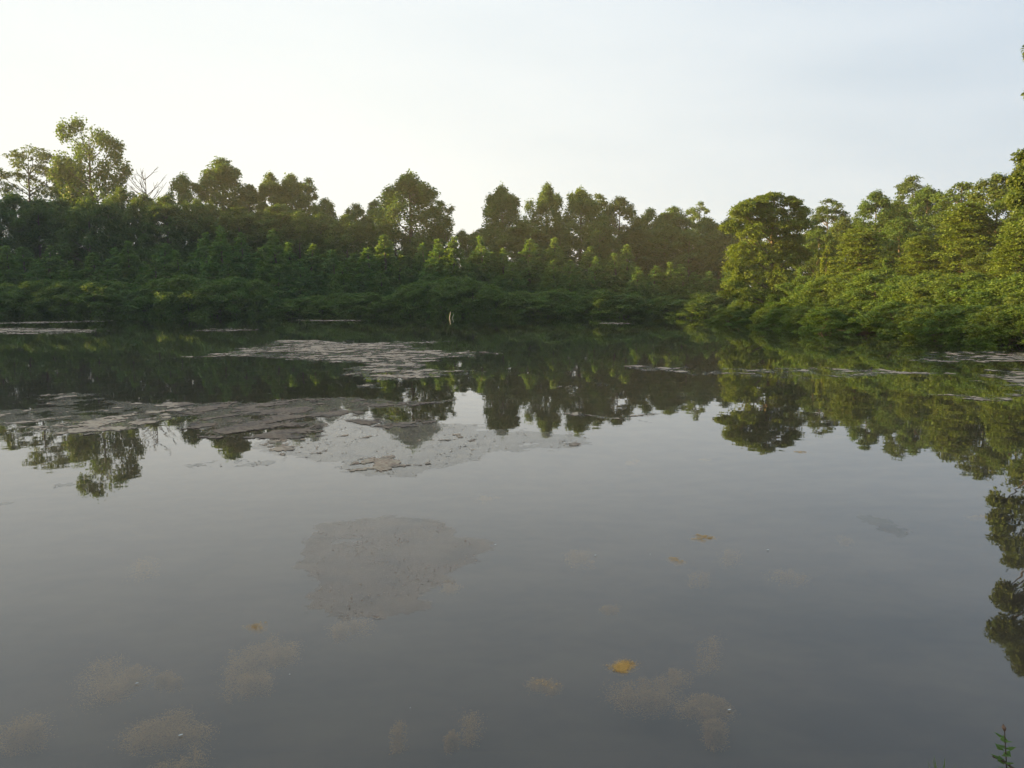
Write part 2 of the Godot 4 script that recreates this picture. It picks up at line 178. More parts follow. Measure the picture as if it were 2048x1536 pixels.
	[29.33, -86, 9.08, 5.94, "round", "maple", "dark tree glimpsed behind the big feathery tree's right side", "broadleaf_tree", "tree", "trees on the right bank"],
	[25.27, -84, 8.92, 5.8, "round", "tulip", "dark tree glimpsed behind the big feathery tree's left side", "broadleaf_tree", "tree", "trees on the right bank"],
	[35.45, -74, 9.92, 5.11, "round", "tulip", "shaded green tree between the domed tree and the feathery trees", "broadleaf_tree", "tree", "trees on the right bank"],
	[38.47, -72, 10.15, 4.97, "round", "maple", "olive tree behind the tall rusty-trunked tree's left side", "broadleaf_tree", "tree", "trees on the right bank"],
	[38.14, -66, 9.09, 4.97, "round", "tulip", "green tree behind the tall rusty-trunked tree's right side", "broadleaf_tree", "tree", "trees on the right bank"],
	[30.99, -52, 5.41, 3.26, "round", "oak", "dark leafy tree below the large oak", "broadleaf_tree", "tree", "trees on the right bank"],
	[29.64, -47, 6.88, 3.54, "feather", "cypress", "bushy light green tree at the right edge above the shrubs", "broadleaf_tree", "tree", "trees on the right bank"],
	[23.41, -71, 5.8, 2.5, "sapling", "young_maple", "bright yellow young tree in front of the feathery tree", "young_tree", "tree", "young trees on the right bank"],
	[25.81, -66, 6.76, 2.9, "sapling", "young_maple", "yellow-green pointed young tree standing alone left of the dip's shade", "young_tree", "tree", "young trees on the right bank"],
	[24.7, -69, 5.1, 2.43, "sapling", "young_gum", "small green pointed tree between the two yellow young trees", "young_tree", "tree", "young trees on the right bank"],
	[27.79, -60, 5.35, 2.26, "sapling", "young_gum", "small green pointed tree under the yellow-green feathery tree", "young_tree", "tree", "young trees on the right bank"],
	[22.44, -77.5, 2.37, 4.28, "bankshrub", "alder", "leafy bush on the right bank's waterline, first counting from its tip", "waterside_shrub", "shrub", "bushes along the right bank"],
	[23.51, -76, 3.04, 5.77, "bankshrub", "willow", "leafy bush on the right bank's waterline, second counting from its tip", "waterside_shrub", "shrub", "bushes along the right bank"],
	[24.21, -72.5, 3.69, 6.01, "bankshrub", "alder", "leafy bush on the right bank's waterline, third counting from its tip", "waterside_shrub", "shrub", "bushes along the right bank"],
	[24.98, -68.5, 4.34, 5.68, "bankshrub", "buttonbush", "leafy bush on the right bank's waterline, fourth counting from its tip", "waterside_shrub", "shrub", "bushes along the right bank"],
	[25.32, -64.5, 4.23, 5.79, "bankshrub", "alder", "leafy bush on the right bank's waterline, fifth counting from its tip", "waterside_shrub", "shrub", "bushes along the right bank"],
	[25.83, -61, 4.4, 5.9, "bankshrub", "willow", "leafy bush on the right bank's waterline, sixth counting from its tip", "waterside_shrub", "shrub", "bushes along the right bank"],
	[26.13, -57.5, 4.51, 5.96, "bankshrub", "alder", "leafy bush on the right bank's waterline, seventh counting from its tip", "waterside_shrub", "shrub", "bushes along the right bank"],
	[26.24, -54, 3.92, 5.22, "bankshrub", "buttonbush", "leafy bush on the right bank's waterline, eighth counting from its tip", "waterside_shrub", "shrub", "bushes along the right bank"],
	[26.46, -51.5, 4.02, 5.33, "bankshrub", "alder", "leafy bush on the right bank's waterline, ninth counting from its tip", "waterside_shrub", "shrub", "bushes along the right bank"],
	[26.71, -49, 3.75, 5.41, "bankshrub", "willow", "leafy bush on the right bank's waterline, tenth counting from its tip", "waterside_shrub", "shrub", "bushes along the right bank"],
	[27.21, -47.5, 3.93, 4.92, "bankshrub", "alder", "leafy bush on the right bank's waterline, eleventh counting from its tip", "waterside_shrub", "shrub", "bushes along the right bank"],
	[27.07, -45, 3.32, 5.28, "bankshrub", "buttonbush", "leafy bush on the right bank's waterline, twelfth counting from its tip", "waterside_shrub", "shrub", "bushes along the right bank"],
	[27.49, -43.5, 3.73, 5.11, "bankshrub", "alder", "leafy bush on the right bank's waterline, thirteenth counting from its tip", "waterside_shrub", "shrub", "bushes along the right bank"],
	[27.01, -40.5, 3.22, 5.03, "bankshrub", "willow", "leafy bush on the right bank's waterline, fourteenth counting from its tip", "waterside_shrub", "shrub", "bushes along the right bank"],
	[20.84, -75.3, 1.64, 4.25, "bankshrub", "alder", "low branch-fringed bush dipping to the water at the right bank, first from its tip", "waterside_shrub", "shrub", "low bushes dipping to the water"],
	[22.56, -71.8, 1.84, 4.87, "bankshrub", "buttonbush", "low branch-fringed bush dipping to the water at the right bank, second from its tip", "waterside_shrub", "shrub", "low bushes dipping to the water"],
	[21.17, -65.8, 1.71, 3.47, "bankshrub", "willow", "low branch-fringed bush dipping to the water at the right bank, third from its tip", "waterside_shrub", "shrub", "low bushes dipping to the water"],
	[21.16, -61.8, 1.74, 3.72, "bankshrub", "alder", "low branch-fringed bush dipping to the water at the right bank, fourth from its tip", "waterside_shrub", "shrub", "low bushes dipping to the water"],
	[23.44, -67.3, 2.2, 5.07, "bankshrub", "buttonbush", "low branch-fringed bush dipping to the water at the right bank, fifth from its tip", "waterside_shrub", "shrub", "low bushes dipping to the water"],
	[21.16, -57.8, 1.77, 3.7, "bankshrub", "willow", "low branch-fringed bush dipping to the water at the right bank, sixth from its tip", "waterside_shrub", "shrub", "low bushes dipping to the water"],
	[23.84, -62.8, 2.2, 4.73, "bankshrub", "alder", "low branch-fringed bush dipping to the water at the right bank, seventh from its tip", "waterside_shrub", "shrub", "low bushes dipping to the water"],
	[21.14, -53.8, 1.8, 3.85, "bankshrub", "buttonbush", "low branch-fringed bush dipping to the water at the right bank, eighth from its tip", "waterside_shrub", "shrub", "low bushes dipping to the water"],
	[24.15, -58.8, 2.27, 4.87, "bankshrub", "willow", "low branch-fringed bush dipping to the water at the right bank, ninth from its tip", "waterside_shrub", "shrub", "low bushes dipping to the water"],
	[24.17, -54.3, 2.2, 4.5, "bankshrub", "alder", "low branch-fringed bush dipping to the water at the right bank, tenth from its tip", "waterside_shrub", "shrub", "low bushes dipping to the water"],
	[24.12, -50.3, 2.14, 4.55, "bankshrub", "buttonbush", "low branch-fringed bush dipping to the water at the right bank, eleventh from its tip", "waterside_shrub", "shrub", "low bushes dipping to the water"],
	[24.16, -47.3, 2.02, 4.28, "bankshrub", "willow", "low branch-fringed bush dipping to the water at the right bank, twelfth from its tip", "waterside_shrub", "shrub", "low bushes dipping to the water"],
	[24.15, -44.3, 2.04, 4.34, "bankshrub", "alder", "low branch-fringed bush dipping to the water at the right bank, thirteenth from its tip", "waterside_shrub", "shrub", "low bushes dipping to the water"],
	[24.23, -41.8, 1.99, 4.41, "bankshrub", "buttonbush", "low branch-fringed bush dipping to the water at the right bank, fourteenth from its tip", "waterside_shrub", "shrub", "low bushes dipping to the water"],
	[24.43, -39.6, 2.05, 4.47, "bankshrub", "willow", "low branch-fringed bush dipping to the water at the right bank, fifteenth from its tip", "waterside_shrub", "shrub", "low bushes dipping to the water"],
	[24.61, -37.6, 2.11, 4.25, "bankshrub", "alder", "low branch-fringed bush dipping to the water at the right bank, sixteenth from its tip", "waterside_shrub", "shrub", "low bushes dipping to the water"],
]
var TALL_LOBES := [[-77.78, 31.25, -142.82, 1.18], [-75.53, 32.11, -142.93, 1.08], [-73.85, 30.74, -145.32, 1.36], [-76.34, 28.68, -145.4, 1.54], [-74.69, 26.61, -142.8, 1.63], [-71.28, 29.36, -143.39, 1.18], [-69.74, 28.5, -143.59, 1.08], [-70.8, 26.78, -144.57, 1.36], [-72.31, 24.88, -143.71, 1.27], [-68.62, 24.54, -143.75, 1.08], [-69.77, 22.8, -143.81, 1.08], [-73.4, 22.8, -145.22, 1.63], [-75.99, 24.02, -144.26, 1.72], [-77.48, 21.16, -144.47, 1.99], [-72.65, 20.29, -143.02, 1.99], [-69.51, 20.89, -142.82, 1.08], [-78.97, 25.92, -142.84, 1.18], [-80.13, 24.19, -143.89, 1.18], [-74.94, 18.98, -144.26, 2.17], [-77.68, 17.67, -145.01, 1.99], [-71.93, 17.23, -145.85, 1.81]]
var PINE_LOBES := [[-88.56, 29.24, -150.98, 1.69], [-90.89, 28.7, -149.89, 1.13], [-86.31, 28.35, -150.32, 1.13], [-89.16, 26.91, -149.63, 1.6], [-86.72, 26.19, -149.69, 1.13], [-92.5, 25.11, -151.26, 1.32], [-90.23, 24.57, -151.51, 1.41], [-94.15, 23.84, -149.02, 1.32], [-85.6, 24.93, -150.75, 1.41], [-87.86, 22.76, -150.88, 1.51], [-91.31, 22.22, -148.56, 1.32], [-84.2, 25.29, -150.07, 1.04], [-94.49, 25.65, -149.37, 0.85], [-96.33, 23.12, -150.08, 1.51], [-85.32, 21.94, -149.54, 1.51], [-89.13, 20.13, -151.45, 1.88]]
var FEATHER_LOBES := [[21.13, 10.59, -71.83, 0.63], [22.32, 10.94, -71.69, 0.59], [23.11, 11.33, -71.77, 0.36], [24.45, 10.81, -71.47, 0.54], [25.24, 9.98, -71.69, 0.59], [20.26, 9.98, -71.37, 0.68], [21.74, 9.72, -72.98, 0.95], [23.52, 9.63, -72.08, 0.99], [25.19, 8.84, -71.34, 0.68], [19.85, 8.75, -71.79, 0.63], [21.21, 8.18, -71.08, 1.04], [23.22, 7.96, -72.88, 1.04], [24.89, 7.52, -72.06, 0.86], [20.81, 6.64, -72.53, 0.95], [22.61, 6.2, -71.9, 1.04], [24.68, 5.93, -71.86, 0.86], [20.49, 5.32, -72.87, 0.81], [21.77, 4.52, -72.59, 0.95], [20.18, 3.72, -72.31, 0.63], [20.93, 2.87, -71.34, 0.72], [23.57, 4.34, -71.47, 0.9], [25.82, 6.42, -72.47, 0.63], [19.5, 8.75, -71.76, 0.36], [19.85, 2.87, -72.36, 0.45], [22.49, 9.93, -71.79, 0.81], [23.18, 9.02, -72.82, 0.99], [22.17, 8.84, -72.99, 0.9], [23.96, 8.58, -71.41, 0.72], [22.82, 10.5, -72.35, 0.54], [23.92, 7.08, -72.57, 0.9]]
var NEAR_LOBES := [[20.65, 6.22, -32.76, 0.37], [21.3, 6.47, -32.63, 0.52], [20.7, 7, -33.01, 0.21], [21.06, 7.3, -33.2, 0.37], [21.02, 8, -33.3, 0.27], [21.62, 8.17, -32.82, 0.5], [21.5, 8.87, -33.02, 0.27], [21.15, 10.06, -32.91, 0.17], [21.09, 10.51, -33.05, 0.19], [21.37, 10.73, -32.85, 0.25], [21.66, 10.6, -33.09, 0.19], [21.2, 11.49, -32.7, 0.46], [20.94, 12.07, -32.86, 0.27], [21.68, 12.29, -33.09, 0.46], [21.86, 13.06, -32.98, 0.29], [22.12, 13.64, -32.93, 0.19], [22.28, 5.35, -33.48, 0.7], [22.35, 6.32, -32.92, 0.7], [22.42, 7.3, -32.53, 0.7], [22.48, 8.28, -33.36, 0.7], [22.55, 9.27, -32.53, 0.7], [22.62, 10.26, -32.71, 0.7], [22.69, 11.26, -32.47, 0.7], [22.76, 12.27, -33.25, 0.7], [22.83, 13.28, -33.63, 0.7], [23.3, 4.92, -32.48, 0.79], [23.39, 6.11, -32.47, 0.79], [23.48, 7.3, -33.09, 0.79], [23.56, 8.5, -33.7, 0.79], [23.65, 9.71, -33.52, 0.79], [23.74, 10.93, -32.77, 0.79], [23.83, 12.16, -33.36, 0.79], [23.92, 13.39, -32.22, 0.79], [24.01, 14.64, -32.85, 0.79], [24.6, 5.35, -33.52, 0.79], [24.7, 6.65, -32.73, 0.79], [24.8, 7.95, -33.24, 0.79], [24.9, 9.27, -32.25, 0.79], [25, 10.6, -32.29, 0.79], [25.11, 11.93, -32.97, 0.79], [25.21, 13.28, -32.75, 0.79]]
var SNAG_TOP := Vector3(-62.2, 23.69, -138)
var MATS := [
	["crust", "wide ragged grey scum mat floating below the pyramid poplar's reflection", [[-13.81, -30.32], [-11.93, -31.41], [-12.12, -38.29], [-13, -43.52], [-10.62, -44.07], [-7.82, -40.98], [-5.97, -42.47], [-3.18, -42.99], [-4.77, -39.14], [-4.07, -35.21], [-0.5, -33.2], [-1.82, -30.85], [-2.97, -28.82], [-2.99, -25.82], [-0.98, -24.21], [-2.24, -23.08], [-3.4, -21.64], [-5.14, -23.71], [-5.31, -26.02], [-4.99, -27.45], [-7.33, -28.82], [-9.78, -30.85], [-11.62, -30.58]]],
	["crust", "dense grey-brown scum mat at the left edge with a pointed tongue", [[-10.9, -15.88], [-10.54, -16.25], [-10.16, -16.48], [-10.72, -17.22], [-10.76, -18.42], [-10.19, -19.35], [-9.85, -18.92], [-9.75, -17.94], [-8.31, -16.97], [-7.44, -17.31], [-6.54, -16.02], [-6.3, -14.53], [-6.33, -13.77], [-6.9, -13.19], [-7.38, -12.7], [-8.1, -13.09], [-8.81, -13.83], [-9.59, -13.94]]],
	["speck", "brown-speckled scum mat between the dense mat and the sky gap's reflection", [[-7.45, -17.22], [-5.84, -16.97], [-5.1, -17.76], [-3.84, -17.67], [-2.48, -17.49], [-1.51, -17.31], [-1.49, -16.8], [-2.51, -16.25], [-2.83, -15.45], [-2.1, -14.78], [-1.21, -14.17], [-1.06, -13.4], [-2.34, -13.94], [-3.54, -14.53], [-3.15, -12.89], [-3.59, -12.16], [-4.14, -12.42], [-4.9, -12.99], [-5.87, -13.61], [-6.15, -15.18]]],
	["film", "large pale milky scum film spreading across the middle of the pond", [[-3.66, -15.04], [-2.68, -14.91], [-1.29, -14.17], [-0.2, -13.4], [1.26, -12.7], [1.35, -12.07], [0.26, -11.5], [-0.84, -10.57], [-1.61, -9.56], [-2.16, -10.13], [-2.93, -10.84], [-3.53, -11.58], [-3.93, -12.25], [-3.45, -12.8]]],
	["thinspeck", "faint dark-speckled scum patch below the dead snag's reflection", [[-4.24, -10.31], [-4.11, -10.84], [-3.67, -10.98], [-3.16, -11.05], [-3.11, -10.51], [-3.6, -10.19]]],
	["crust", "bright thin scum streak at the far left near the waterline", [[-42.8, -64.2], [-40.73, -65.4], [-37.42, -61.94], [-35.09, -61.94], [-30.39, -57.87], [-28.29, -53.46], [-31.36, -51.88], [-35.67, -53.46]]],
	["crust", "thin scum line left of the bright streak's far end", [[-52.31, -78.53], [-46.51, -82.19], [-44.75, -88.37], [-42.4, -82.19], [-45.38, -75.17], [-50.09, -75.17]]],
	["crust", "short thin scum streak left of centre near the far shore", [[-22.83, -58.83], [-22.67, -61.94], [-19.8, -60.87], [-19.19, -57.87], [-20.86, -56.02]]],
	["crust", "short pale scum line close in front of the far shore", [[-23.45, -88.37], [-21.46, -89.27], [-16.3, -86.21], [-16.83, -82.96], [-20.13, -83.75]]],
	["crust", "pale scum line near the far shore left of the right bank's tip", [[8.05, -77.49], [10.13, -78.53], [11.58, -75.17], [9.85, -72.84], [8.34, -73.6]]],
	["thin", "long thin scum band crossing the reflection of the right bank", [[3.43, -26.41], [4.49, -26.82], [6.16, -26.02], [7.63, -25.45], [9.7, -25.82], [11.8, -25.45], [12.84, -24.38], [12.92, -23.39], [11.08, -23.24], [8.68, -22.34], [7.03, -22.48], [5.55, -23.39], [4.33, -24.9]]],
	["thin", "brownish scum band under the right bank shrubs", [[14.87, -30.85], [17.08, -32.89], [20.3, -34.51], [22.04, -33.2], [18.6, -27.45], [17.23, -28.35], [15.03, -27.89]]],
	["thin", "scum patch at the right edge below the bank's dark foot", [[14.97, -24.72], [16.13, -25.45], [17.67, -25.82], [11.89, -17.31], [11.36, -18.22], [11.82, -19.68], [13.02, -21.25]]],
	["crust", "long straight pale scum line at the right under the bank's reflection", [[9.78, -18.32], [10.2, -18.42], [10.73, -18.13], [11.35, -17.85], [11.07, -17.58], [10.4, -17.76], [9.82, -17.94]]],
	["crust", "slanting scum streak in front of the poplars' reflection", [[1.05, -19.79], [1.62, -20.37], [2.28, -21.12], [2.12, -20.49], [1.71, -19.9], [1.18, -19.46]]],
	["crust", "broken white scum line below the golden-lit poplar's reflection", [[1.04, -15.45], [1.34, -15.59], [1.95, -14.91], [2.33, -14.66], [2.61, -14.41], [2.4, -14.23], [1.81, -14.53], [1.21, -15.11]]],
	["crust", "small scum fragment in the reflection of the dark round tree", [[2.32, -15.38], [2.62, -15.52], [2.78, -15.24], [2.61, -14.91], [2.34, -14.98]]],
	["crust", "short scum line beneath the broad poplar's reflection", [[-0.21, -13.5], [0.05, -13.61], [0.22, -13.4], [0.05, -13.24], [-0.16, -13.29]]],
	["crust", "thin scum thread beside the wide ragged mat", [[-4.32, -20.49], [-3.87, -20.86], [-2.88, -20.37], [-3.05, -19.79], [-3.97, -20.02]]],
	["thinspeck", "small faint scum patch at left below the tallest tree's reflection", [[-5.65, -9.27], [-5.58, -9.45], [-5.42, -9.29], [-5.41, -9.09]]],
	["thinspeck", "reddish speckled scum streak on the open water at right", [[3.42, -7.9], [3.67, -7.97], [3.82, -7.75], [3.93, -7.44], [3.65, -7.31], [3.49, -7.47], [3.38, -7.71]]],
	["thinspeck", "tiny dark scum patch touching the left edge", [[-5.77, -8.63], [-5.55, -8.63], [-5.38, -8.45], [-5.39, -8.29], [-5.58, -8.33]]],
	["pink", "large pinkish-brown speckled film in the middle of the near water", [[-2.01, -7.31], [-1.99, -7.68], [-1.63, -7.82], [-1.29, -7.91], [-0.82, -7.82], [-0.44, -7.34], [-0.27, -7], [-0.33, -6.45], [-0.46, -6.21], [-0.37, -6.1], [-0.7, -5.83], [-0.67, -5.47], [-0.88, -5.35], [-1.13, -5.2], [-1.32, -5.44], [-1.5, -5.58], [-1.62, -6.21], [-1.84, -6.72]]],
	["speck2", "small rust-coloured scum fleck above the pinkish film", [[-1.46, -8.01], [-1.3, -8.15], [-1.16, -8.07], [-1.29, -7.93]]],
	["speck2", "tiny rust-coloured scum fleck at the pinkish film's upper right", [[-1.03, -8.17], [-0.95, -8.25], [-0.86, -8.17], [-0.94, -8.07]]],
]
var ALGAE := [
	[4.18, -11.39, 0.14, 120, 0.005, "orange algae tuft below the right bank's reflection"],
	[1.68, -10.77, 0.15, 70, 0.02, "faint orange algae tuft right of the pale milky film"],
	[2.69, -10.98, 0.09, 40, 0.02, "small orange algae tuft between two others on open water"],
	[1.74, -7.2, 0.12, 160, 0.005, "rusty algae tuft on the open water right of centre"],
	[1.86, -6.93, 0.16, 100, 0.08, "dim algae trail just below the rusty tuft"],
	[1.39, -6.58, 0.1, 130, 0.01, "yellowish algae tuft below the rusty one"],
	[0.54, -6.68, 0.24, 140, 0.05, "long faint algae wisp holding a white petal"],
	[1.52, -6.26, 0.12, 70, 0.08, "faint algae wisp right of the yellowish tuft"],
	[2.22, -6.21, 0.19, 90, 0.05, "pale algae wisp farthest right on open water"],
	[-0.46, -6.01, 0.12, 90, 0.02, "small golden algae wisp at the pinkish film's lower right corner"],
	[-1.11, -5.28, 0.17, 120, 0.06, "ragged algae fringe beneath the pinkish film"],
	[-1.72, -5.22, 0.1, 120, 0.01, "bright golden algae tuft at the left of the near water"],
	[-1.68, -5.02, 0.15, 140, 0.12, "dim algae cloud below the bright golden tuft"],
	[-1.5, -4.94, 0.17, 200, 0.05, "yellow-brown algae cloud left of the pinkish film's foot"],
	[-1.69, -4.76, 0.23, 180, 0.15, "slanting dim algae cloud at lower left centre"],
	[-1.54, -4.56, 0.1, 110, 0.08, "small brown algae puff at lower left centre"],
	[-2.34, -4.52, 0.16, 220, 0.06, "brown algae puff at the lower left, upper of two"],
	[-2.5, -4.72, 0.17, 130, 0.16, "dim algae cloud above the brown puff at the lower left"],
	[-2.02, -4.52, 0.08, 130, 0.05, "small golden algae puff right of the brown puff"],
	[-2.58, -4.04, 0.13, 150, 0.1, "round brown algae puff at the left edge bottom"],
	[-1.73, -3.96, 0.21, 420, 0.05, "broad tangled algae raft at the bottom left with a white leaf"],
	[-1.66, -3.71, 0.13, 160, 0.15, "dim algae mass beneath the broad tangled raft"],
	[-3.21, -6.58, 0.19, 80, 0.1, "faint algae cloud on the left open water"],
	[0.71, -4.56, 0.11, 420, 0.005, "bright golden algae clump at the bottom right of centre"],
	[0.78, -4.44, 0.17, 220, 0.08, "brown algae skirt around the bright golden clump"],
	[0.99, -4.49, 0.12, 90, 0.05, "thin algae trail right of the bright golden clump"],
	[0.19, -4.36, 0.12, 260, 0.02, "tawny algae clump left of the bright golden clump"],
	[1.12, -4.2, 0.14, 420, 0.05, "large brown tangled algae clump at the bottom right"],
	[1.04, -3.99, 0.08, 160, 0.08, "trailing tail of brown algae under the large tangled clump"],
	[-0.31, -3.88, 0.05, 150, 0.05, "small upright orange algae puff at the bottom centre"],
	[-0.62, -3.99, 0.06, 70, 0.16, "dim algae puff at the bottom left of centre"],
	[-0.2, -4.09, 0.09, 70, 0.18, "dim algae smudge between the two bottom clumps"],
	[0.72, -5.53, 0.07, 60, 0.02, "tiny pale algae wisp on the near water"],
	[4.76, -8.01, 0.14, 90, 0.02, "rusty algae tuft beside the reflected branches at right"],
	[3.11, -7.31, 0.11, 50, 0.05, "pale algae fleck below the reddish streak"],
	[-0.27, -8.74, 0.17, 80, 0.02, "faint orange algae film below the milky scum"],
	[1.3, -5.02, 0.13, 60, 0.15, "dim algae smudge above the large tangled clump"],
]
var PETALS := [
	[-1.68, -3.83, 0.024, "white fallen leaf lying on the broad tangled algae raft"],
	[0.72, -6.69, 0.027, "white curled petal on the long faint algae wisp"],
	[-0.15, -6.99, 0.024, "white petal right of the pinkish film"],
	[-0.55, -4.1, 0.009, "tiny white petal alone in the dark near water"],
	[1.2, -6.72, 0.014, "tiny white petal between the algae wisps"],
	[2.26, -6.84, 0.032, "pale floating leaf on the open water at right"],
	[-2.16, -4.38, 0.020, "pale leaf beside the brown algae puff at lower left"],
	[-1.31, -4.49, 0.012, "tiny white fleck right of the small brown algae puff"],
	[1.17, -4.08, 0.022, "pale leaf caught in the large brown tangled algae clump"],
]
var STICKS := [[-7.68, -98.22], [-7.27, -96.87]]
var PLANT_TOP := Vector3(2.269, 0.243, -3.450)
var TWIG := [Vector3(2.235, 0.092, -3.500), Vector3(2.289, 0.073, -3.420)]
var GRASS_TOP := Vector3(1.947, 0.134, -3.400)


func lin(r: float, g: float, b: float, a := 1.0) -> Color:
	var c := Color(r, g, b).linear_to_srgb()
	c.a = a
	return c

# ---------- setting helpers ----------
func shore(x: float, z: float) -> float:      # metres from the waterline, negative in the pond
	var p := Vector2(x, z)
	var best := 1e9
	for i in POND.size():
		var q := Geometry2D.get_closest_point_to_segment(p, POND[i], POND[(i + 1) % POND.size()])
		best = minf(best, p.distance_squared_to(q))
	best = sqrt(best)
	return -best if Geometry2D.is_point_in_polygon(p, POND) else best

func land(x: float, z: float) -> float:
	var d := shore(x, z)
	if d < 0.0:
		return -minf(1.8, 0.05 + 0.13 * -d)
	var h := 0.35 * smoothstep(0.0, 0.9, d) + 0.2 * smoothstep(0.5, 4.0, d) + 0.035 * minf(d, 120.0)
	return h + 0.25 * noise.get_noise_2d(x * 3.0, z * 3.0) * smoothstep(1.0, 6.0, d)

func tag(o: Node, label: String, category: String, group := "", kind := "") -> void:
	if label:
		o.set_meta("label", label)
	if category:
		o.set_meta("category", category)
	if group:
		o.set_meta("group", group)
	if kind:
		o.set_meta("kind", kind)

func piece(called: String, m: Mesh, material: Material, parent: Node) -> MeshInstance3D:
	var o := MeshInstance3D.new()
	o.name = called
	o.mesh = m
	o.material_override = material
	parent.add_child(o, true)
	return o

var taken := {}
func numbered(called: String) -> String:
	if not taken.has(called):
		taken[called] = 0
		return called
	taken[called] += 1
	return "%s_%03d" % [called, taken[called]]

func base(called: String, p: Vector3) -> Node3D:
	var o := Node3D.new()
	o.name = numbered(called)
	add_child(o)
	o.position = p
	return o

# ---------- mesh collectors ----------
var V: PackedVector3Array
var C: PackedColorArray
var I: PackedInt32Array

func begin() -> void:
	V = PackedVector3Array()
	C = PackedColorArray()
	I = PackedInt32Array()

func commit() -> ArrayMesh:
	var a := []
	a.resize(Mesh.ARRAY_MAX)
	a[Mesh.ARRAY_VERTEX] = V
	if C.size() == V.size():
		a[Mesh.ARRAY_COLOR] = C
	a[Mesh.ARRAY_INDEX] = I
	var m := ArrayMesh.new()
	m.add_surface_from_arrays(Mesh.PRIMITIVE_TRIANGLES, a)
	return m

func leaf(p: Vector3, along: Vector3, n: Vector3, s: float, c: Color) -> void:
	var side := along.cross(n) * (s * 0.36)
	var k := V.size()
	var middle := p + along * (s * 0.45) + n * (s * 0.1)
	V.append(p)
	V.append(middle - side)
	V.append(p + along * s)
	V.append(middle + side)
	C.append(c)
	C.append(c)
	C.append(c)
	C.append(c)
	I.append_array([k, k + 1, k + 2, k, k + 2, k + 3])

func any_dir() -> Vector3:
	var y := rng.randf_range(-1.0, 1.0)
	var a := rng.randf() * TAU
	var r := sqrt(1.0 - y * y)
	return Vector3(cos(a) * r, y, sin(a) * r)

func tuft(at: Vector3, out: Vector3, r: float, count: int, size: float, style: String, shade: float) -> void:
	var hue := rng.randf_range(-0.16, 0.16)
	for i in count:
		var o := any_dir() * (r * pow(rng.randf(), 0.5))
		var n: Vector3
		var along: Vector3
		if style == "layer":
			o.y *= 0.42
			o = o * 0.8 + Vector3(out.x, -0.2, out.z) * r * rng.randf_range(-0.4, 1.7)
			n = (Vector3.UP * 0.7 + out * 0.3 + any_dir() * 0.75).normalized()
			along = Vector3(out.x, -0.2, out.z) + any_dir() * 0.8
		elif style == "up":
			o.y *= 1.5
			n = (out * 0.6 + Vector3.UP * 0.3 + any_dir() * 0.8).normalized()
			along = Vector3.UP * 0.4 + any_dir()
		else:
			o.y *= 0.75
			n = (out * 0.5 + Vector3.UP * 0.55 + any_dir() * 0.75).normalized()
			along = Vector3(out.x, -0.45, out.z) + any_dir()
		along = (along - n * along.dot(n)).normalized()
		var b := shade * rng.randf_range(0.72, 1.3)
		leaf(at + o, along, n, size * rng.randf_range(0.65, 1.3), Color(b * (1.0 + hue), b, b * (1.0 - hue * 0.5)))

func tube(points: Array, radii: Array, sides := 6) -> void:
	var first := V.size()
	for i in points.size():
		var d: Vector3 = (points[mini(i + 1, points.size() - 1)] - points[maxi(i - 1, 0)]).normalized()
		var u := d.cross(Vector3(0.31, 0.2, 0.93)).normalized()
		var w := d.cross(u)
		for k in sides:
			var a := TAU * k / sides
			V.append(points[i] + (u * cos(a) + w * sin(a)) * radii[i])
	for i in points.size() - 1:
		for k in sides:
			var p := first + i * sides + k
			var q := first + i * sides + (k + 1) % sides
			I.append_array([p, p + sides, q, q, p + sides, q + sides])

func limb(a: Vector3, b: Vector3, ra: float, rb: float, sag := 0.1) -> void:
	var m := a.lerp(b, 0.5) + Vector3(rng.randf_range(-0.06, 0.06), -sag, rng.randf_range(-0.06, 0.06)) * a.distance_to(b)
	tube([a, a.lerp(m, 0.55), m, m.lerp(b, 0.6), b], [ra, ra * 0.8 + rb * 0.2, (ra + rb) * 0.5, ra * 0.25 + rb * 0.75, rb], 5)

func profile(kind: String, t: float) -> float:
	match kind:
		"poplar":
			return pow(maxf(0.01, 1.0 - pow(maxf(t - 0.42, 0.0) / 0.585, 2.3)), 0.75) * (1.0 if t > 0.42 else 0.75 + 0.6 * t)
		"sapling":
			return pow(maxf(0.004, 1.0 - pow(maxf(t - 0.15, 0.0) / 0.852, 1.1)), 1.0) * minf(1.0, 0.85 + t)
		"feather":
			return pow(1.0 - t * 0.93, 0.7) * minf(1.0, 0.75 + t)
		"shrub", "bankshrub":
			return sqrt(1.0 - t * t * 0.9)
		"oval", "sparse":
			return sqrt(maxf(0.04, 1.0 - pow(maxf(t - 0.5, 0.0) / 0.52, 2.2))) * (1.0 if t > 0.5 else 0.7 + 0.6 * t)
		"pine":
			return 0.55 + 0.45 * sin(t * 3.0)
	return sqrt(maxf(0.06, 1.0 - pow(maxf(t - 0.58, 0.0) / 0.44, 2.0))) * (1.0 if t > 0.58 else 0.7 + 0.52 * t)

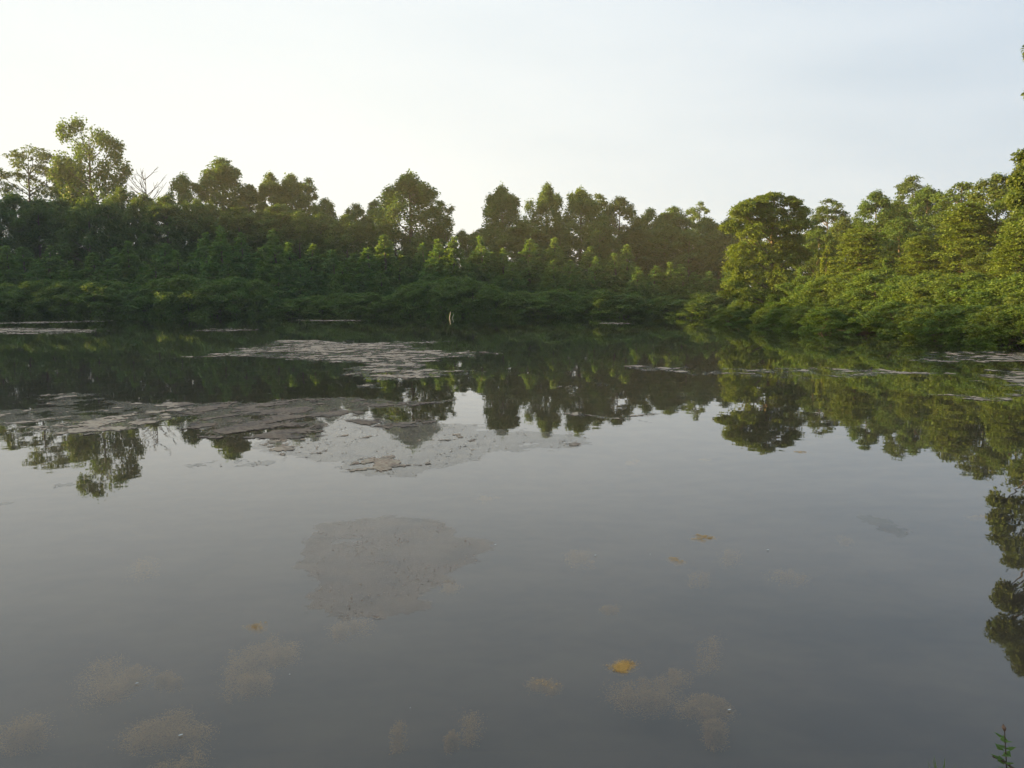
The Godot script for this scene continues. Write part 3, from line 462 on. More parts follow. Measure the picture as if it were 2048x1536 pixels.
# kind: [height, width, crown from, lobes, lobe radius / width, tufts per lobe, leaves per tuft, leaf size, tuft radius, style]
var KINDS := {
	"poplar": [26.0, 12.5, 0.06, 60, 0.14, 23, 24, 0.34, 0.72, "up"],
	"oval": [24.0, 9.0, 0.06, 50, 0.17, 20, 23, 0.34, 0.72, "droop"],
	"round": [20.0, 11.0, 0.04, 54, 0.15, 22, 24, 0.32, 0.72, "droop"],
	"sparse": [24.0, 7.0, 0.15, 34, 0.17, 14, 14, 0.4, 0.6, "droop"],
	"pine": [24.0, 8.0, 0.25, 30, 0.17, 18, 20, 0.36, 0.7, "layer"],
	"sapling": [11.0, 5.2, 0.0, 40, 0.15, 5, 13, 0.27, 0.24, "up"],
	"feather": [13.0, 6.0, 0.0, 56, 0.16, 22, 26, 0.18, 0.46, "layer"],
	"shrub": [5.2, 8.0, -0.06, 42, 0.12, 18, 24, 0.19, 0.42, "droop"],
	"bankshrub": [5.0, 5.6, -0.03, 46, 0.13, 18, 28, 0.13, 0.3, "droop"],
}

func crown_of(lobes: Array, tufts: int, leaves: int, size: float, tuft_r: float, style: String, axis: Vector3, tall := 1.0) -> ArrayMesh:
	begin()
	for l in lobes:
		var at: Vector3 = l[0]
		var r: float = l[1]
		var away := Vector3(at.x - axis.x, 0, at.z - axis.z)
		away = away.normalized() if away.length() > 0.01 else Vector3.ZERO
		var shade := rng.randf_range(0.78, 1.22)
		for k in tufts:
			var d := (any_dir() + away * 0.45 + Vector3.UP * 0.25).normalized()
			var p := at + Vector3(d.x, d.y * tall, d.z) * r * rng.randf_range(0.45, 1.0)
			tuft(p, d, tuft_r, leaves, size, style, shade * rng.randf_range(0.9, 1.1))
	return commit()

func make_kind(kind: String, variant: int) -> Dictionary:
	rng.seed = hash(kind) + variant * 77
	var k: Array = KINDS[kind]
	var h: float = k[0]
	var w: float = k[1]
	var low: float = k[2]
	var lobes := []
	var turn := rng.randf() * TAU
	var n: int = k[3]
	if kind == "sapling":      # whorls of rising branches round a leader, shorter towards the tip
		for level in 15:
			var t := (level + rng.randf_range(0.0, 0.6)) / 15.0
			var R := (1.0 - t) * w * 0.5 * rng.randf_range(0.8, 1.12) + 0.12
			var arms := 7 if t < 0.55 else (5 if t < 0.85 else 2)
			for k2 in arms:
				var a := level * 1.1 + TAU * (k2 + rng.randf_range(-0.25, 0.25)) / arms
				lobes.append([Vector3(cos(a) * R * 0.8, h * t * 0.95 + R * 0.25, sin(a) * R * 0.8), 0.16 + 0.34 * (1.0 - t)])
				if t < 0.6:
					lobes.append([Vector3(cos(a) * R * 0.4, h * t * 0.95 + 0.3, sin(a) * R * 0.4), 0.4])
		lobes.append([Vector3(0, h - 0.2, 0), 0.1])
		n = 0
	for i in n:
		var t := pow((i + rng.randf()) / n, 0.9)
		var R := profile(kind, t) * w * 0.5
		var lr: float = k[4] * w * rng.randf_range(0.65, 1.25) * ((0.65 + 0.35 * profile(kind, t)) if kind != "sapling" else (0.25 + 0.75 * profile(kind, t)))
		var a := turn + i * 2.39996 + rng.randf_range(-0.4, 0.4)
		var rr := maxf(0.0, R - lr * 0.7) * sqrt(rng.randf_range(0.2, 1.15)) * rng.randf_range(0.85, 1.12)
		lobes.append([Vector3(cos(a) * rr, h * (low + (1.0 - low) * t * 0.97) - lr * 0.6, sin(a) * rr), lr])
	if kind != "sapling":
		lobes.append([Vector3(0, h - k[4] * w * 0.5, 0), k[4] * w * 0.5])
	if kind == "poplar" or kind == "oval":      # several upright leaders
		for i in 6:
			var a := turn + i * 1.05 + rng.randf_range(-0.3, 0.3)
			var rr := w * rng.randf_range(0.12, 0.3)
			lobes.append([Vector3(cos(a) * rr, h * (1.0 - 0.45 * rr / w - rng.randf_range(0.03, 0.08)), sin(a) * rr), k[4] * w * 0.55])
	if kind == "pine" or kind == "sparse":
		for i in 7:
			var a := rng.randf() * TAU
			lobes.append([Vector3(cos(a) * w * 0.36, h * rng.randf_range(0.6, 0.93), sin(a) * w * 0.36), k[4] * w * 0.8])
	var crown := crown_of(lobes, k[5], k[6], k[7], k[8], k[9], Vector3.ZERO, 1.35 if k[9] == "up" else (0.8 if k[9] == "layer" else 0.85))
	var reach := PackedFloat32Array()
	for q in range(0, V.size(), 24):
		reach.append(Vector2(V[q].x, V[q].z).length())
	reach.sort()
	var across := 2.0 * reach[int(reach.size() * (0.985 if kind == "sapling" else 0.94))]
	begin()
	if kind.ends_with("shrub"):
		for i in 12:
			var l: Array = lobes[rng.randi() % lobes.size()]
			var foot := Vector3(rng.randf_range(-0.12, 0.12) * w, -0.5, rng.randf_range(-0.12, 0.12) * w)
			limb(foot, l[0], 0.06, 0.015, -0.1)
	else:
		var r := h * 0.013
		var lean := Vector3(rng.randf_range(-0.3, 0.3), 0, rng.randf_range(-0.3, 0.3))
		tube([Vector3(0, -0.6, 0), Vector3(0, 0.5, 0), lean * 0.4 + Vector3(0, h * 0.3, 0), lean + Vector3(0, h * 0.6, 0), Vector3(0, h * 0.94, 0)], [r * 1.7, r * 1.15, r * 0.9, r * 0.6, r * 0.12], 8)
		for i in mini(lobes.size(), 22):
			var l: Array = lobes[i * lobes.size() / mini(lobes.size(), 22)]
			var p: Vector3 = l[0]
			var from := clampf(p.y - Vector2(p.x, p.z).length() * 0.7, h * 0.08, h * 0.88)
			limb(Vector3(0, from, 0), p, r * 0.35, r * 0.07, 0.04)
	return {"crown": crown, "trunk": commit(), "top": crown.get_aabb().end.y, "across": across}

func kind_of(kind: String, variant: int) -> Dictionary:
	var key := kind + str(variant)
	if not protos.has(key):
		protos[key] = make_kind(kind, variant)
	return protos[key]

func tint(called: String) -> StandardMaterial3D:
	if not tints.has(called):
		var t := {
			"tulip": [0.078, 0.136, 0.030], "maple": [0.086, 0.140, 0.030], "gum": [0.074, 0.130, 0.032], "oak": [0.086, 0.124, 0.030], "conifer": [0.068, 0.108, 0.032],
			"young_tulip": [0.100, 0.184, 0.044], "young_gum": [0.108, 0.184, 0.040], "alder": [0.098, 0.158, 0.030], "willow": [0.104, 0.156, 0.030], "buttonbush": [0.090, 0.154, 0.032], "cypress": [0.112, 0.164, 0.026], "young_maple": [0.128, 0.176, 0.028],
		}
		var c: Array = t[called]
		var m := StandardMaterial3D.new()
		m.resource_name = "leaves_" + called
		m.albedo_color = lin(c[0] * 1.2, c[1] * 1.2, c[2] * 1.2)
		m.vertex_color_use_as_albedo = true
		m.roughness = 0.55
		m.metallic_specular = 0.35
		m.backlight_enabled = true
		m.backlight = Color(0.95, 0.93, 0.4)
		tints[called] = m
	return tints[called]

func plant(row: Array, i: int) -> void:
	var kind: String = row[4]
	var k := kind_of(kind, i % (4 if kind in ["sapling", "shrub", "bankshrub", "round"] else 3))
	var ground := maxf(land(row[0], row[1]), 0.0)
	var o := base(row[7], Vector3(row[0], ground, row[1]))
	tag(o, row[6], row[8], row[9])
	rng.seed = 900 + i
	var wide: float = row[3] / k.across * 1.04
	o.rotation.y = rng.randf() * TAU
	o.scale = Vector3(wide, (row[2] - ground) / k.top, wide)
	piece("trunk" if not kind.ends_with("shrub") else "stem", k.trunk, mats.bark, o)
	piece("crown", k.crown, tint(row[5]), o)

func hero(called: String, label: String, group: String, rows: Array, foot: Vector3, tufts: int, leaves: int, size: float, tuft_r: float, style: String, color: String, thick: float, tall := 1.0, swell := 1.0) -> void:
	foot.y = maxf(0.0, land(foot.x, foot.z))
	var o := base(called, foot)
	tag(o, label, "tree", group)
	var lobes := []
	var top := 0.0
	for r in rows:
		var p := Vector3(r[0], r[1], r[2]) - foot
		lobes.append([p, r[3] * swell])
		top = maxf(top, p.y)
	rng.seed = hash(called + label)
	var crown := crown_of(lobes, tufts, leaves, size, tuft_r, style, Vector3.ZERO, tall)
	begin()
	tube([Vector3(0, -0.6, 0), Vector3(0, 0.6, 0), Vector3(0.2, top * 0.35, 0), Vector3(-0.1, top * 0.7, 0.1), Vector3(0, top * 0.95, 0)], [thick * 1.6, thick * 1.1, thick * 0.85, thick * 0.5, thick * 0.12], 8)
	for l in lobes:
		var p: Vector3 = l[0]
		limb(Vector3(0, clampf(p.y - Vector2(p.x, p.z).length() * 0.8, top * 0.12, top * 0.85), 0), p, thick * 0.32, thick * 0.06, 0.05)
	piece("trunk", commit(), mats.bark, o)
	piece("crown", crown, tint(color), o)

# ---------- floating scum ----------
# one thin sheet of small joined plates, kept where the noise is high, so that its rim and holes are ragged
func plates(poly: PackedVector2Array, middle: Vector2, cell: float, keep: float, scale: float, y: float, bump: float, dark: float, wander := 0.35) -> ArrayMesh:
	begin()
	var away := middle.length()
	var lo := Vector2(1e9, 1e9)
	var hi := -lo
	for p in poly:
		lo = lo.min(p)
		hi = hi.max(p)
	lo -= Vector2(0.3, 0.3)
	hi += Vector2(0.3, 0.3)
	var nx := int((hi.x - lo.x) / cell) + 1
	var nz := int((hi.y - lo.y) / cell) + 1
	var index := {}
	for j in nz:
		for i in nx:
			var p := lo + Vector2(i + 0.5, j + 0.5) * cell
			var q := p + Vector2(fine.get_noise_2d(p.x * 0.6, p.y * 0.6), fine.get_noise_2d(p.x * 0.6 + 500.0, p.y * 0.6)) * wander * away * 0.14
			if not Geometry2D.is_point_in_polygon(q, poly):
				continue
			var big := noise.get_noise_2d(p.x * scale, p.y * scale)
			var rim := 1e9
			for e in poly.size():
				rim = minf(rim, q.distance_squared_to(Geometry2D.get_closest_point_to_segment(q, poly[e], poly[(e + 1) % poly.size()])))
			var thin := 0.55 * (1.0 - smoothstep(0.0, 0.012 * away, sqrt(rim)))
			if big * 0.75 - thin + fine.get_noise_2d(p.x + p.y * 0.25, p.y * 0.8) * 1.1 < keep:
				continue
			var at := PackedInt32Array()
			for c in 4:
				var gi := i + (1 if c == 1 or c == 2 else 0)
				var gj := j + (1 if c >= 2 else 0)
				var key := gj * 100000 + gi
				if not index.has(key):
					index[key] = V.size()
					var g := lo + Vector2(gi + rng.randf_range(-0.38, 0.38), gj + rng.randf_range(-0.38, 0.38)) * cell
					V.append(Vector3(g.x - middle.x, y + rng.randf() * bump, g.y - middle.y))
					var b := maxf(0.25, 1.0 + 1.3 * fine.get_noise_2d(g.x * 1.7 + 90.0, g.y * 1.7))
					if bump > 0.0011:
						b *= rng.randf_range(0.75, 1.2)
					if rng.randf() < dark:
						C.append(Color(b * 0.5, b * 0.36, b * 0.3))
					else:
						C.append(Color(b, b, b))
				at.append(index[key])
			I.append_array([at[0], at[1], at[2], at[0], at[2], at[3]])
	return commit() if I.size() > 0 else null

func mat(row: Array, n: int) -> void:
	var poly := PackedVector2Array()
	var middle := Vector2.ZERO
	for p in row[2]:
		poly.append(Vector2(p[0], p[1]))
		middle += Vector2(p[0], p[1])
	middle /= poly.size()
	var o := base("scum_mat", Vector3(middle.x, 0, middle.y))
	tag(o, row[1], "scum mat", "scum mats floating on the pond")
	rng.seed = 5000 + n
	var away := middle.length()
	var cell := clampf(away * 0.0024, 0.022, 0.12)
	match row[0]:
		"crust":
			layer("crust", mats.crust, plates(poly, middle, cell, 0.08, 9.0, 0.004, cell * 0.2, 0.22), o)
			layer("film", mats.film, plates(poly, middle, cell * 2.0, -0.4, 9.0, 0.002, 0.0, 0.0), o)
			layer("flecks", mats.brown, flecks(poly, middle, 9.0, -0.2, cell * 0.8), o)
		"thin":
			layer("crust", mats.crust, plates(poly, middle, cell, 0.16, 9.0, 0.004, cell * 0.14, 0.2), o)
			layer("film", mats.faint, plates(poly, middle, cell * 2.0, -0.2, 9.0, 0.002, 0.0, 0.0), o)
		"speck":
			layer("crust", mats.brown, plates(poly, middle, cell, 0.16, 12.0, 0.006, cell * 0.2, 0.35), o)
			layer("film", mats.film, plates(poly, middle, cell * 2.0, -0.4, 9.0, 0.002, 0.0, 0.0), o)
			layer("flecks", mats.brown, flecks(poly, middle, 60.0, -0.25, cell * 0.9), o)
		"speck2":
			layer("crust", mats.rust, plates(poly, middle, 0.012, 0.05, 14.0, 0.004, 0.002, 0.3, 0.3), o)
		"thinspeck":
			layer("flecks", mats.brown, flecks(poly, middle, 160.0, -0.1, cell * 0.7), o)
			layer("film", mats.faint, plates(poly, middle, cell * 2.0, -0.3, 9.0, 0.002, 0.0, 0.0, 0.3), o)
		"film":
			layer("film", mats.film, plates(poly, middle, cell * 2.0, -0.75, 9.0, 0.002, 0.0, 0.0), o)
			layer("crust", mats.crust, plates(poly, middle, cell, 0.42, 16.0, 0.005, cell * 0.15, 0.35), o)
			layer("flecks", mats.brown, flecks(poly, middle, 60.0, -0.1, cell * 0.8), o)
		"pink":
			layer("film", mats.pink, plates(poly, middle, cell * 1.6, -0.6, 12.0, 0.002, 0.0, 0.0, 0.3), o)
			layer("flecks", mats.rust, flecks(poly, middle, 520.0, -0.05, 0.009), o)

# loose crumbs lying on a mat, thick where the noise is high
func flecks(poly: PackedVector2Array, middle: Vector2, per_metre: float, keep: float, size: float) -> ArrayMesh:
	begin()
	var lo := Vector2(1e9, 1e9)
	var hi := -lo
	for p in poly:
		lo = lo.min(p)
		hi = hi.max(p)
	var away := middle.length()
	for i in mini(60000, int((hi.x - lo.x) * (hi.y - lo.y) * per_metre)):
		var p := Vector2(rng.randf_range(lo.x, hi.x), rng.randf_range(lo.y, hi.y))
		var q := p + Vector2(fine.get_noise_2d(p.x * 0.6, p.y * 0.6), fine.get_noise_2d(p.x * 0.6 + 500.0, p.y * 0.6)) * 0.05 * away
		if not Geometry2D.is_point_in_polygon(q, poly):
			continue
		if fine.get_noise_2d(p.x * 1.4 + 40.0, p.y * 1.1) + rng.randf_range(-0.35, 0.35) < keep + 0.15:
			continue
		var a := rng.randf() * TAU
		var s := size * rng.randf_range(0.4, 1.3)
		var u := Vector3(cos(a), rng.randf_range(-0.2, 0.2), sin(a)) * s
		var v := Vector3(-sin(a), rng.randf_range(-0.2, 0.2), cos(a)) * s * rng.randf_range(0.3, 0.7)
		var c := Vector3(p.x - middle.x, 0.008 + size * 0.25, p.y - middle.y)
		var k := V.size()
		V.append_array([c - u, c + v, c + u, c - v])
		var b := rng.randf_range(0.35, 1.4)
		for n in 4:
			C.append(Color(b, b * 0.92, b * 0.85))
		I.append_array([k, k + 1, k + 2, k, k + 2, k + 3])
	return commit() if I.size() > 0 else null

func layer(called: String, material: Material, m: ArrayMesh, o: Node3D) -> void:
	if m:
		tag(piece(called, m, material, o), "", "", "", "stuff")

func algae(row: Array, n: int) -> void:
	rng.seed = 7000 + n
	begin()
	var r: float = row[2]
	var knots := []
	var walk := Vector2(rng.randf_range(-0.5, 0.5), rng.randf_range(-0.7, 0.7)) * r
	for i in 14:
		knots.append([walk, rng.randf_range(0.05, 0.26) * r])
		walk += Vector2(rng.randf_range(-0.5, 0.5), rng.randf_range(-0.7, 0.7)) * r
		if walk.length() > r:
			walk *= 0.5
	for i in int(row[3] * 42.0):
		var knot: Array = knots[rng.randi() % 14]
		var at: Vector2 = knot[0] + Vector2(rng.randfn(), rng.randfn() * 0.9) * knot[1]
		var p := Vector3(at.x, rng.randf_range(-0.011, 0.006) - row[4] * rng.randf_range(0.2, 1.7), at.y)
		var a := rng.randf() * TAU
		var u := Vector3(cos(a), rng.randf_range(-0.5, 0.2) * (1.0 if row[4] > 0.02 else 0.2), sin(a)) * rng.randf_range(0.003, 0.011)
		var v := Vector3(-sin(a), rng.randf_range(-0.3, 0.3), cos(a)) * rng.randf_range(0.0008, 0.0022)
		var k := V.size()
		V.append_array([p - u, p + v, p + u, p - v])
		var b := rng.randf_range(0.45, 1.3)
		for c in 4:
			C.append(Color(b, b * rng.randf_range(0.85, 1.05), b * 0.9))
		I.append_array([k, k + 1, k + 2, k, k + 2, k + 3])
	var o := piece(numbered("algae_clump"), commit(), mats.algae, self)
	o.position = Vector3(row[0], 0, row[1])
	tag(o, row[5], "algae", "algae clumps in the near water")

func _ready() -> void:
	rng.seed = 11
	noise.seed = 3
	noise.noise_type = FastNoiseLite.TYPE_SIMPLEX_SMOOTH
	noise.frequency = 0.02
	noise.fractal_octaves = 4
	fine.seed = 8
	fine.frequency = 1.1
	fine.fractal_octaves = 5
	fine.fractal_gain = 0.62
	# camera
	var cam := Camera3D.new()
	cam.name = "camera"
	cam.position = Vector3(0, 2.2, 0)
	cam.rotation_degrees = Vector3(-6.02, 0, 0)
	cam.fov = 51.48
	cam.far = 4000.0
	cam.current = true
	add_child(cam)
	# sky: thin high overcast, brighter and warmer round the low sun at the left
	var w := 1024
	var h := 512
	var im := Image.create(w, h, false, Image.FORMAT_RGBF)
	var sun_flat := SUN_FROM.normalized()
	var cloud := FastNoiseLite.new()
	cloud.seed = 21
	cloud.frequency = 0.9
	cloud.fractal_octaves = 4
	for j in h:
		var e := (0.5 - (j + 0.5) / h) * PI
		for i in w:
			var a := (i + 0.5) / w * TAU
			var d := Vector3(sin(a) * cos(e), sin(e), -cos(a) * cos(e))
			var away := acos(clampf(d.dot(sun_flat), -1, 1))
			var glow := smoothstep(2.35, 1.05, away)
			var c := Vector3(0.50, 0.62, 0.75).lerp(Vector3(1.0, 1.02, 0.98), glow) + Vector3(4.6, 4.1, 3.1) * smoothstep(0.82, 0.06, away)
			var up := smoothstep(0.05, 0.95, e)
			c = c.lerp(c * Vector3(0.68, 0.82, 1.02), up)
			var ee := maxf(e, 0.0) + 0.12
			var wisps := cloud.get_noise_3d(d.x * 2.6 + ee * 3.0, ee * 11.0, d.z * 2.6)
			c += Vector3(0.12, 0.10, 0.075) * clampf(wisps, -0.7, 0.7) * (1.0 - 0.75 * glow)
			c /= EXPOSURE
			im.set_pixel(i, j, Color(c.x, c.y, c.z))
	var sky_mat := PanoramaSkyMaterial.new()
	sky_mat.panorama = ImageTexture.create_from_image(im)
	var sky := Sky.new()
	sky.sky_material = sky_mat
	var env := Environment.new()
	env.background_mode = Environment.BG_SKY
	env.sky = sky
	env.tonemap_mode = Environment.TONE_MAPPER_LINEAR
	env.tonemap_exposure = EXPOSURE
	env.fog_enabled = true      # thin evening haze
	env.fog_density = 0.00035
	env.fog_light_color = Color(0.97, 0.98, 0.95)
	env.sdfgi_enabled = true
	env.ssao_enabled = true
	env.ssil_enabled = true
	var we := WorldEnvironment.new()
	we.name = "world"
	we.environment = env
	add_child(we)
	# low evening sun from the left
	var sun := DirectionalLight3D.new()
	sun.name = "sun"
	sun.light_energy = 1.6
	sun.light_color = Color(1.0, 0.84, 0.52)
	sun.light_angular_distance = 1.0
	sun.shadow_enabled = true
	add_child(sun)
	sun.look_at_from_position(SUN_FROM * 50.0, Vector3.ZERO)
	materials()
	setting()
	for i in TREES.size():
		plant(TREES[i], i)
	heroes()
	for i in MATS.size():
		mat(MATS[i], i)
	for i in ALGAE.size():
		algae(ALGAE[i], i)
	details()

func plain(called: String, c: Color, rough := 0.9, vertex := false) -> StandardMaterial3D:
	var m := StandardMaterial3D.new()
	m.resource_name = called
	m.albedo_color = c
	m.roughness = rough
	m.vertex_color_use_as_albedo = vertex
	mats[called] = m
	return m

func grain(colors: Array, freq: float, seed: int) -> NoiseTexture2D:
	var t := NoiseTexture2D.new()
	t.width = 512
	t.height = 512
	t.seamless = true
	var n := FastNoiseLite.new()
	n.seed = seed
	n.frequency = freq
	n.fractal_octaves = 5
	t.noise = n
	var g := Gradient.new()
	g.offsets = PackedFloat32Array([0.2, 0.5, 0.8])
	g.colors = PackedColorArray(colors)
	t.color_ramp = g
	return t

func materials() -> void:
	var b := plain("bark", Color.WHITE)
	b.albedo_texture = grain([lin(0.05, 0.036, 0.026), lin(0.10, 0.075, 0.055), lin(0.16, 0.125, 0.10)], 0.03, 4)
	b.uv1_triplanar = true
	b.uv1_scale = Vector3(0.8, 0.25, 0.8)
	var e := plain("earth", Color.WHITE)
	e.albedo_texture = grain([lin(0.045, 0.028, 0.017), lin(0.085, 0.055, 0.032), lin(0.12, 0.085, 0.048)], 0.012, 9)
	e.uv1_triplanar = true
	e.uv1_world_triplanar = true
	e.uv1_scale = Vector3(0.12, 0.12, 0.12)
	var wt := plain("pond", lin(0.026, 0.024, 0.015, 0.5), 0.012)
	wt.transparency = BaseMaterial3D.TRANSPARENCY_ALPHA
	wt.metallic_specular = 0.5
	var ripple := NoiseTexture2D.new()
	ripple.width = 1024
	ripple.height = 1024
	ripple.seamless = true
	ripple.as_normal_map = true
	ripple.bump_strength = 4.0
	var rn := FastNoiseLite.new()
	rn.seed = 5
	rn.frequency = 0.006
	rn.fractal_octaves = 3
	ripple.noise = rn
	wt.normal_enabled = true
	wt.normal_texture = ripple
	wt.normal_scale = 0.028
	plain("crust", lin(0.33, 0.25, 0.16), 0.6, true)
	plain("brown", lin(0.15, 0.105, 0.06), 0.7, true)
	plain("rust", lin(0.15, 0.09, 0.055), 0.7, true)
	plain("algae", lin(0.56, 0.33, 0.08), 0.8, true)
	plain("petal", lin(0.55, 0.54, 0.48), 0.6)
	plain("stick", lin(0.50, 0.43, 0.34), 0.8)
	plain("twig", lin(0.055, 0.035, 0.022), 0.8)
	plain("deadwood", lin(0.06, 0.05, 0.042), 0.9)
	for f in [["film", lin(0.38, 0.32, 0.23, 0.2)], ["pink", lin(0.36, 0.22, 0.11, 0.12)], ["faint", lin(0.30, 0.28, 0.23, 0.18)]]:
		var m := plain(f[0], f[1], 0.5, true)
		m.transparency = BaseMaterial3D.TRANSPARENCY_ALPHA

func setting() -> void:
	# ground: one sheet, fine near the pond and coarse beyond it; below the waterline it is the pond's bed
	var xs := PackedFloat32Array()
	var zs := PackedFloat32Array()
	var v := -700.0
	while v < 700.0:
		xs.append(v)
		v += 2.0 if v > -130.0 and v < 60.0 else (6.0 if absf(v) < 240.0 else 120.0)
	v = -700.0
	while v < 300.0:
		zs.append(v)
		v += 1.5 if v > -124.0 and v < 8.0 else (6.0 if absf(v) < 240.0 else 120.0)
	begin()
	for z in zs:
		for x in xs:
			V.append(Vector3(x, land(x, z), z))
	for j in zs.size() - 1:
		for i in xs.size() - 1:
			var k := j * xs.size() + i
			I.append_array([k, k + 1, k + xs.size(), k + 1, k + xs.size() + 1, k + xs.size()])
	tag(piece("ground", commit(), mats.earth, self), "brown earth banks and muddy bed of the pond", "", "", "structure")
	var pm := PlaneMesh.new()
	pm.size = Vector2(170, 124)
	var o := piece("water", pm, mats.pond, self)
	o.position = Vector3(-40, 0, -56)
	mats.pond.uv1_scale = Vector3(170.0 / 7.0, 124.0 / 7.0, 1.0)
	tag(o, "still dark pond water mirroring the trees and sky", "", "", "structure")

func heroes() -> void:
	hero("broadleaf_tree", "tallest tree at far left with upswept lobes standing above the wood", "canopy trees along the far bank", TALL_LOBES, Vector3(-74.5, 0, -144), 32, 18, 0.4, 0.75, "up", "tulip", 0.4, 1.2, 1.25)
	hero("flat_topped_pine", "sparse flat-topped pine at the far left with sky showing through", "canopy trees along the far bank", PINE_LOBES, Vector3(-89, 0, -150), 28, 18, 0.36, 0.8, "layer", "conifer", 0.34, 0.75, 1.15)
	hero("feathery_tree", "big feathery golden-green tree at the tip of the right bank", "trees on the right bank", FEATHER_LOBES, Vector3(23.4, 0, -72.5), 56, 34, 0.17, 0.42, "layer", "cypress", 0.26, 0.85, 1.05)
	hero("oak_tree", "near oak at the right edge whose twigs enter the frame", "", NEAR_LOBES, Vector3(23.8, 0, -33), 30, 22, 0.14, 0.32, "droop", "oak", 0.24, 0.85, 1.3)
	# bare snag
	rng.seed = 77
	var foot := Vector3(SNAG_TOP.x, land(SNAG_TOP.x, SNAG_TOP.z), SNAG_TOP.z)
	var s := base("dead_tree", foot)
	tag(s, "bare dead snag with forked twigs between the tallest tree and the rounded trees", "tree")
	var top := SNAG_TOP.y - foot.y
	begin()
	tube([Vector3(0, -0.5, 0), Vector3(0.1, top * 0.5, 0), Vector3(0, top, 0)], [0.3, 0.2, 0.02], 7)
	piece("trunk", commit(), mats.deadwood, s)
	for i in 16:
		begin()
		var y := top * rng.randf_range(0.72, 0.97)
		var a := rng.randf() * TAU
		var d := Vector3(cos(a), rng.randf_range(0.5, 1.1), sin(a) * 0.6)
		var l := (top - y) * 0.5 + rng.randf_range(0.8, 1.8)
		var tip := Vector3(0, y, 0) + d * l
		limb(Vector3(0, y, 0), tip, 0.07, 0.02, 0.06)
		for q in 3:
			var f := Vector3(0, y, 0).lerp(tip, rng.randf_range(0.4, 0.9))
			limb(f, f + (d + any_dir() * 0.8) * 0.7, 0.035, 0.012, 0.0)
		piece("branch", commit(), mats.deadwood, s)
	# the wood goes on beyond the left edge of the view and shades the far bank
	for i in 46:
		rng.seed = 3000 + i
		var x := 0.0
		var z := 0.0
		var tall := 0.0
		if i < 14:
			x = -103.0 - rng.randf() * 12.0
			z = -118.0 - rng.randf() * 40.0
			tall = rng.randf_range(24.0, 29.0)
		else:
			z = -112.0 + (i - 14) * 4.6
			x = -121.0 - rng.randf() * 8.0 + maxf(0.0, (z + 48.0)) * 0.8
			tall = rng.randf_range(26.5, 29.5) - maxf(0.0, z + 50.0) * 0.06
		plant([x, z, tall, 11.0, ["round", "oval", "poplar"][i % 3], ["gum", "tulip", "oak"][i % 3], "tall leafy tree of the wood beyond the left edge of the view", "broadleaf_tree", "tree", "trees beyond the left edge of the view"], 400 + i)

func details() -> void:
	# two pale sticks standing in the water by the far shore
	for i in 2:
		begin()
		var tip := Vector3(0.12, 0.78, 0) if i == 0 else Vector3(0.22, 0.5, 0)
		tube([Vector3(-0.1 * tip.x, -0.8, 0), Vector3.ZERO, tip * 0.55 + Vector3(0.015, 0, 0), tip], [0.05, 0.048, 0.042, 0.032] if i == 0 else [0.034, 0.032, 0.026, 0.016], 7)
		var o := piece(numbered("water_stick"), commit(), mats.stick, self)
		o.position = Vector3(STICKS[i][0], 0, STICKS[i][1])
		tag(o, ["taller pale stick standing upright in the water at the far shore", "shorter leaning stick beside the taller one at the far shore"][i], "stick", "sticks standing in the water")
	for i in PETALS.size():
		rng.seed = 600 + i
		begin()
		var l: float = PETALS[i][2]
		var n := 5
		for k in n + 1:
			var t := float(k) / n
			var half := l * 0.2 * sin(PI * clampf(t, 0.04, 0.97))
			var y := 0.006 + l * 0.12 * absf(t - 0.5)
			V.append_array([Vector3((t - 0.5) * l, y + half * 0.4, -half), Vector3((t - 0.5) * l, y, 0), Vector3((t - 0.5) * l, y + half * 0.4, half)])
		for k in n:
			for s in 2:
				var a := k * 3 + s
				I.append_array([a, a + 3, a + 1, a + 1, a + 3, a + 4])
		var o := piece(numbered("floating_leaf"), commit(), mats.petal, self)
		o.position = Vector3(PETALS[i][0], 0, PETALS[i][1])
		o.rotation.y = rng.randf_range(0.2, 0.7)
		tag(o, PETALS[i][3], "leaf", "pale leaves and petals afloat")
	corner()

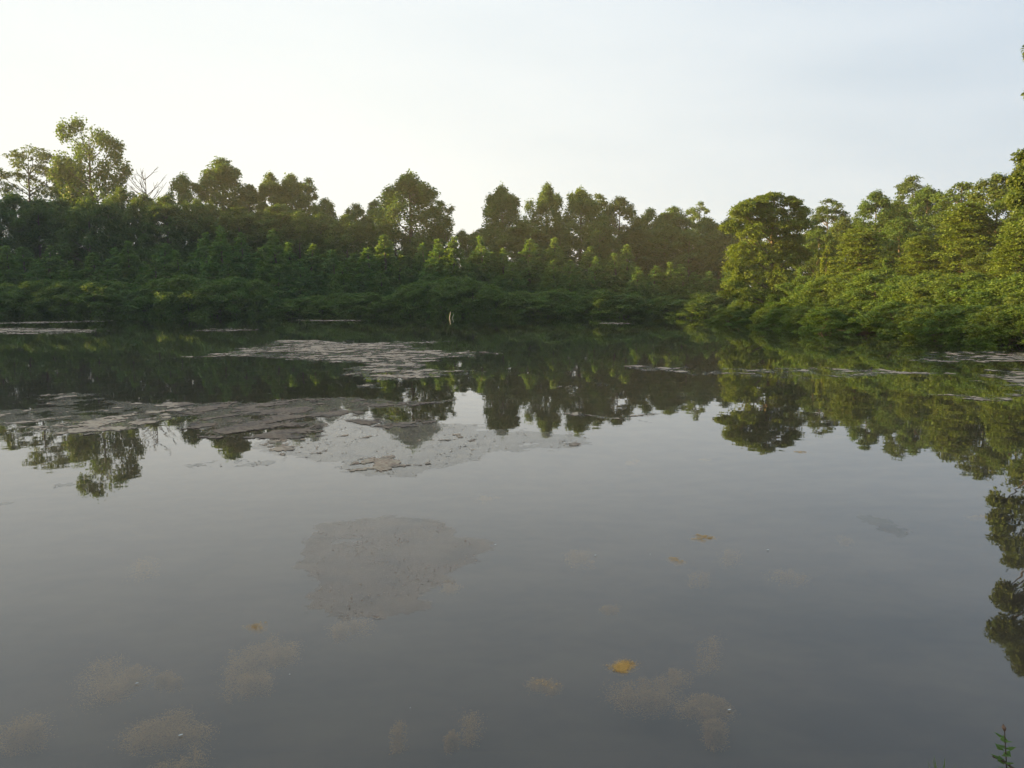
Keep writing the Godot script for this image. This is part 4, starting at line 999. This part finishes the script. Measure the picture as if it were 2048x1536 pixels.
func corner() -> void:
	rng.seed = 42
	# leafy stem at the lower right corner
	var p := base("waterside_plant", Vector3(PLANT_TOP.x, land(PLANT_TOP.x, PLANT_TOP.z), PLANT_TOP.z))
	tag(p, "small leafy stem with a dark bud at the lower right corner", "plant")
	var up := PLANT_TOP.y - p.position.y
	begin()
	tube([Vector3(0.02, -0.05, 0), Vector3(0.0, up * 0.5, 0), Vector3(-0.02, up, 0)], [0.004, 0.003, 0.002], 5)
	piece("stem", commit(), mats.twig, p)
	for i in 13:
		begin()
		var t := 0.45 + 0.5 * i / 13.0
		var a := i * 2.4
		var d := Vector3(cos(a), 0.35, sin(a)).normalized()
		C = PackedColorArray()
		leaf(Vector3(-0.02 * t, up * t, 0), d, d.cross(Vector3(-sin(a), 0, cos(a))).normalized(), rng.randf_range(0.045, 0.07), Color(0.8, 0.85, 0.8))
		piece("leaf", commit(), tint("alder"), p)
	begin()
	tube([Vector3(-0.02, up, 0), Vector3(-0.024, up + 0.016, 0), Vector3(-0.028, up + 0.032, 0)], [0.004, 0.010, 0.002], 6)
	piece("bud", commit(), mats.rust, p)
	# bare twig lying out over the water
	begin()
	var far: Vector3 = TWIG[1] - TWIG[0]
	tube([far * 2.2 + Vector3(0, -0.12, 0.05), far, far * 0.45 + Vector3(0, 0.008, 0), Vector3.ZERO], [0.007, 0.006, 0.005, 0.006], 6)
	var tw := piece("bare_twig", commit(), mats.twig, self)
	tw.position = TWIG[0]
	tag(tw, "thin bare dark twig reaching over the water at the lower right corner", "twig")
	# grass tuft at the bottom edge
	var g := base("grass_tuft", Vector3(GRASS_TOP.x, land(GRASS_TOP.x, GRASS_TOP.z), GRASS_TOP.z))
	var tall := GRASS_TOP.y - g.position.y
	tag(g, "bright green grass tuft cut by the bottom edge near the corner", "grass")
	for i in 12:
		begin()
		var a := rng.randf() * TAU
		var l := tall * rng.randf_range(0.75, 1.0)
		var d := Vector3(cos(a) * 0.12, 1.0, sin(a) * 0.12)
		var side := Vector3(-sin(a), 0, cos(a)) * 0.005
		var q := Vector3(cos(a), 0, sin(a)) * 0.02
		V.append_array([q - side, q + side, q + d * l * 0.6 + side * 0.8, q + d * l * 0.6 - side * 0.8, q + d * l + Vector3(cos(a), -0.3, sin(a)) * l * 0.1])
		for k in 5:
			C.append(Color(1.1, 1.1, 1.0))
		I.append_array([0, 1, 2, 0, 2, 3, 3, 2, 4])
		piece("blade", commit(), tint("alder"), g)
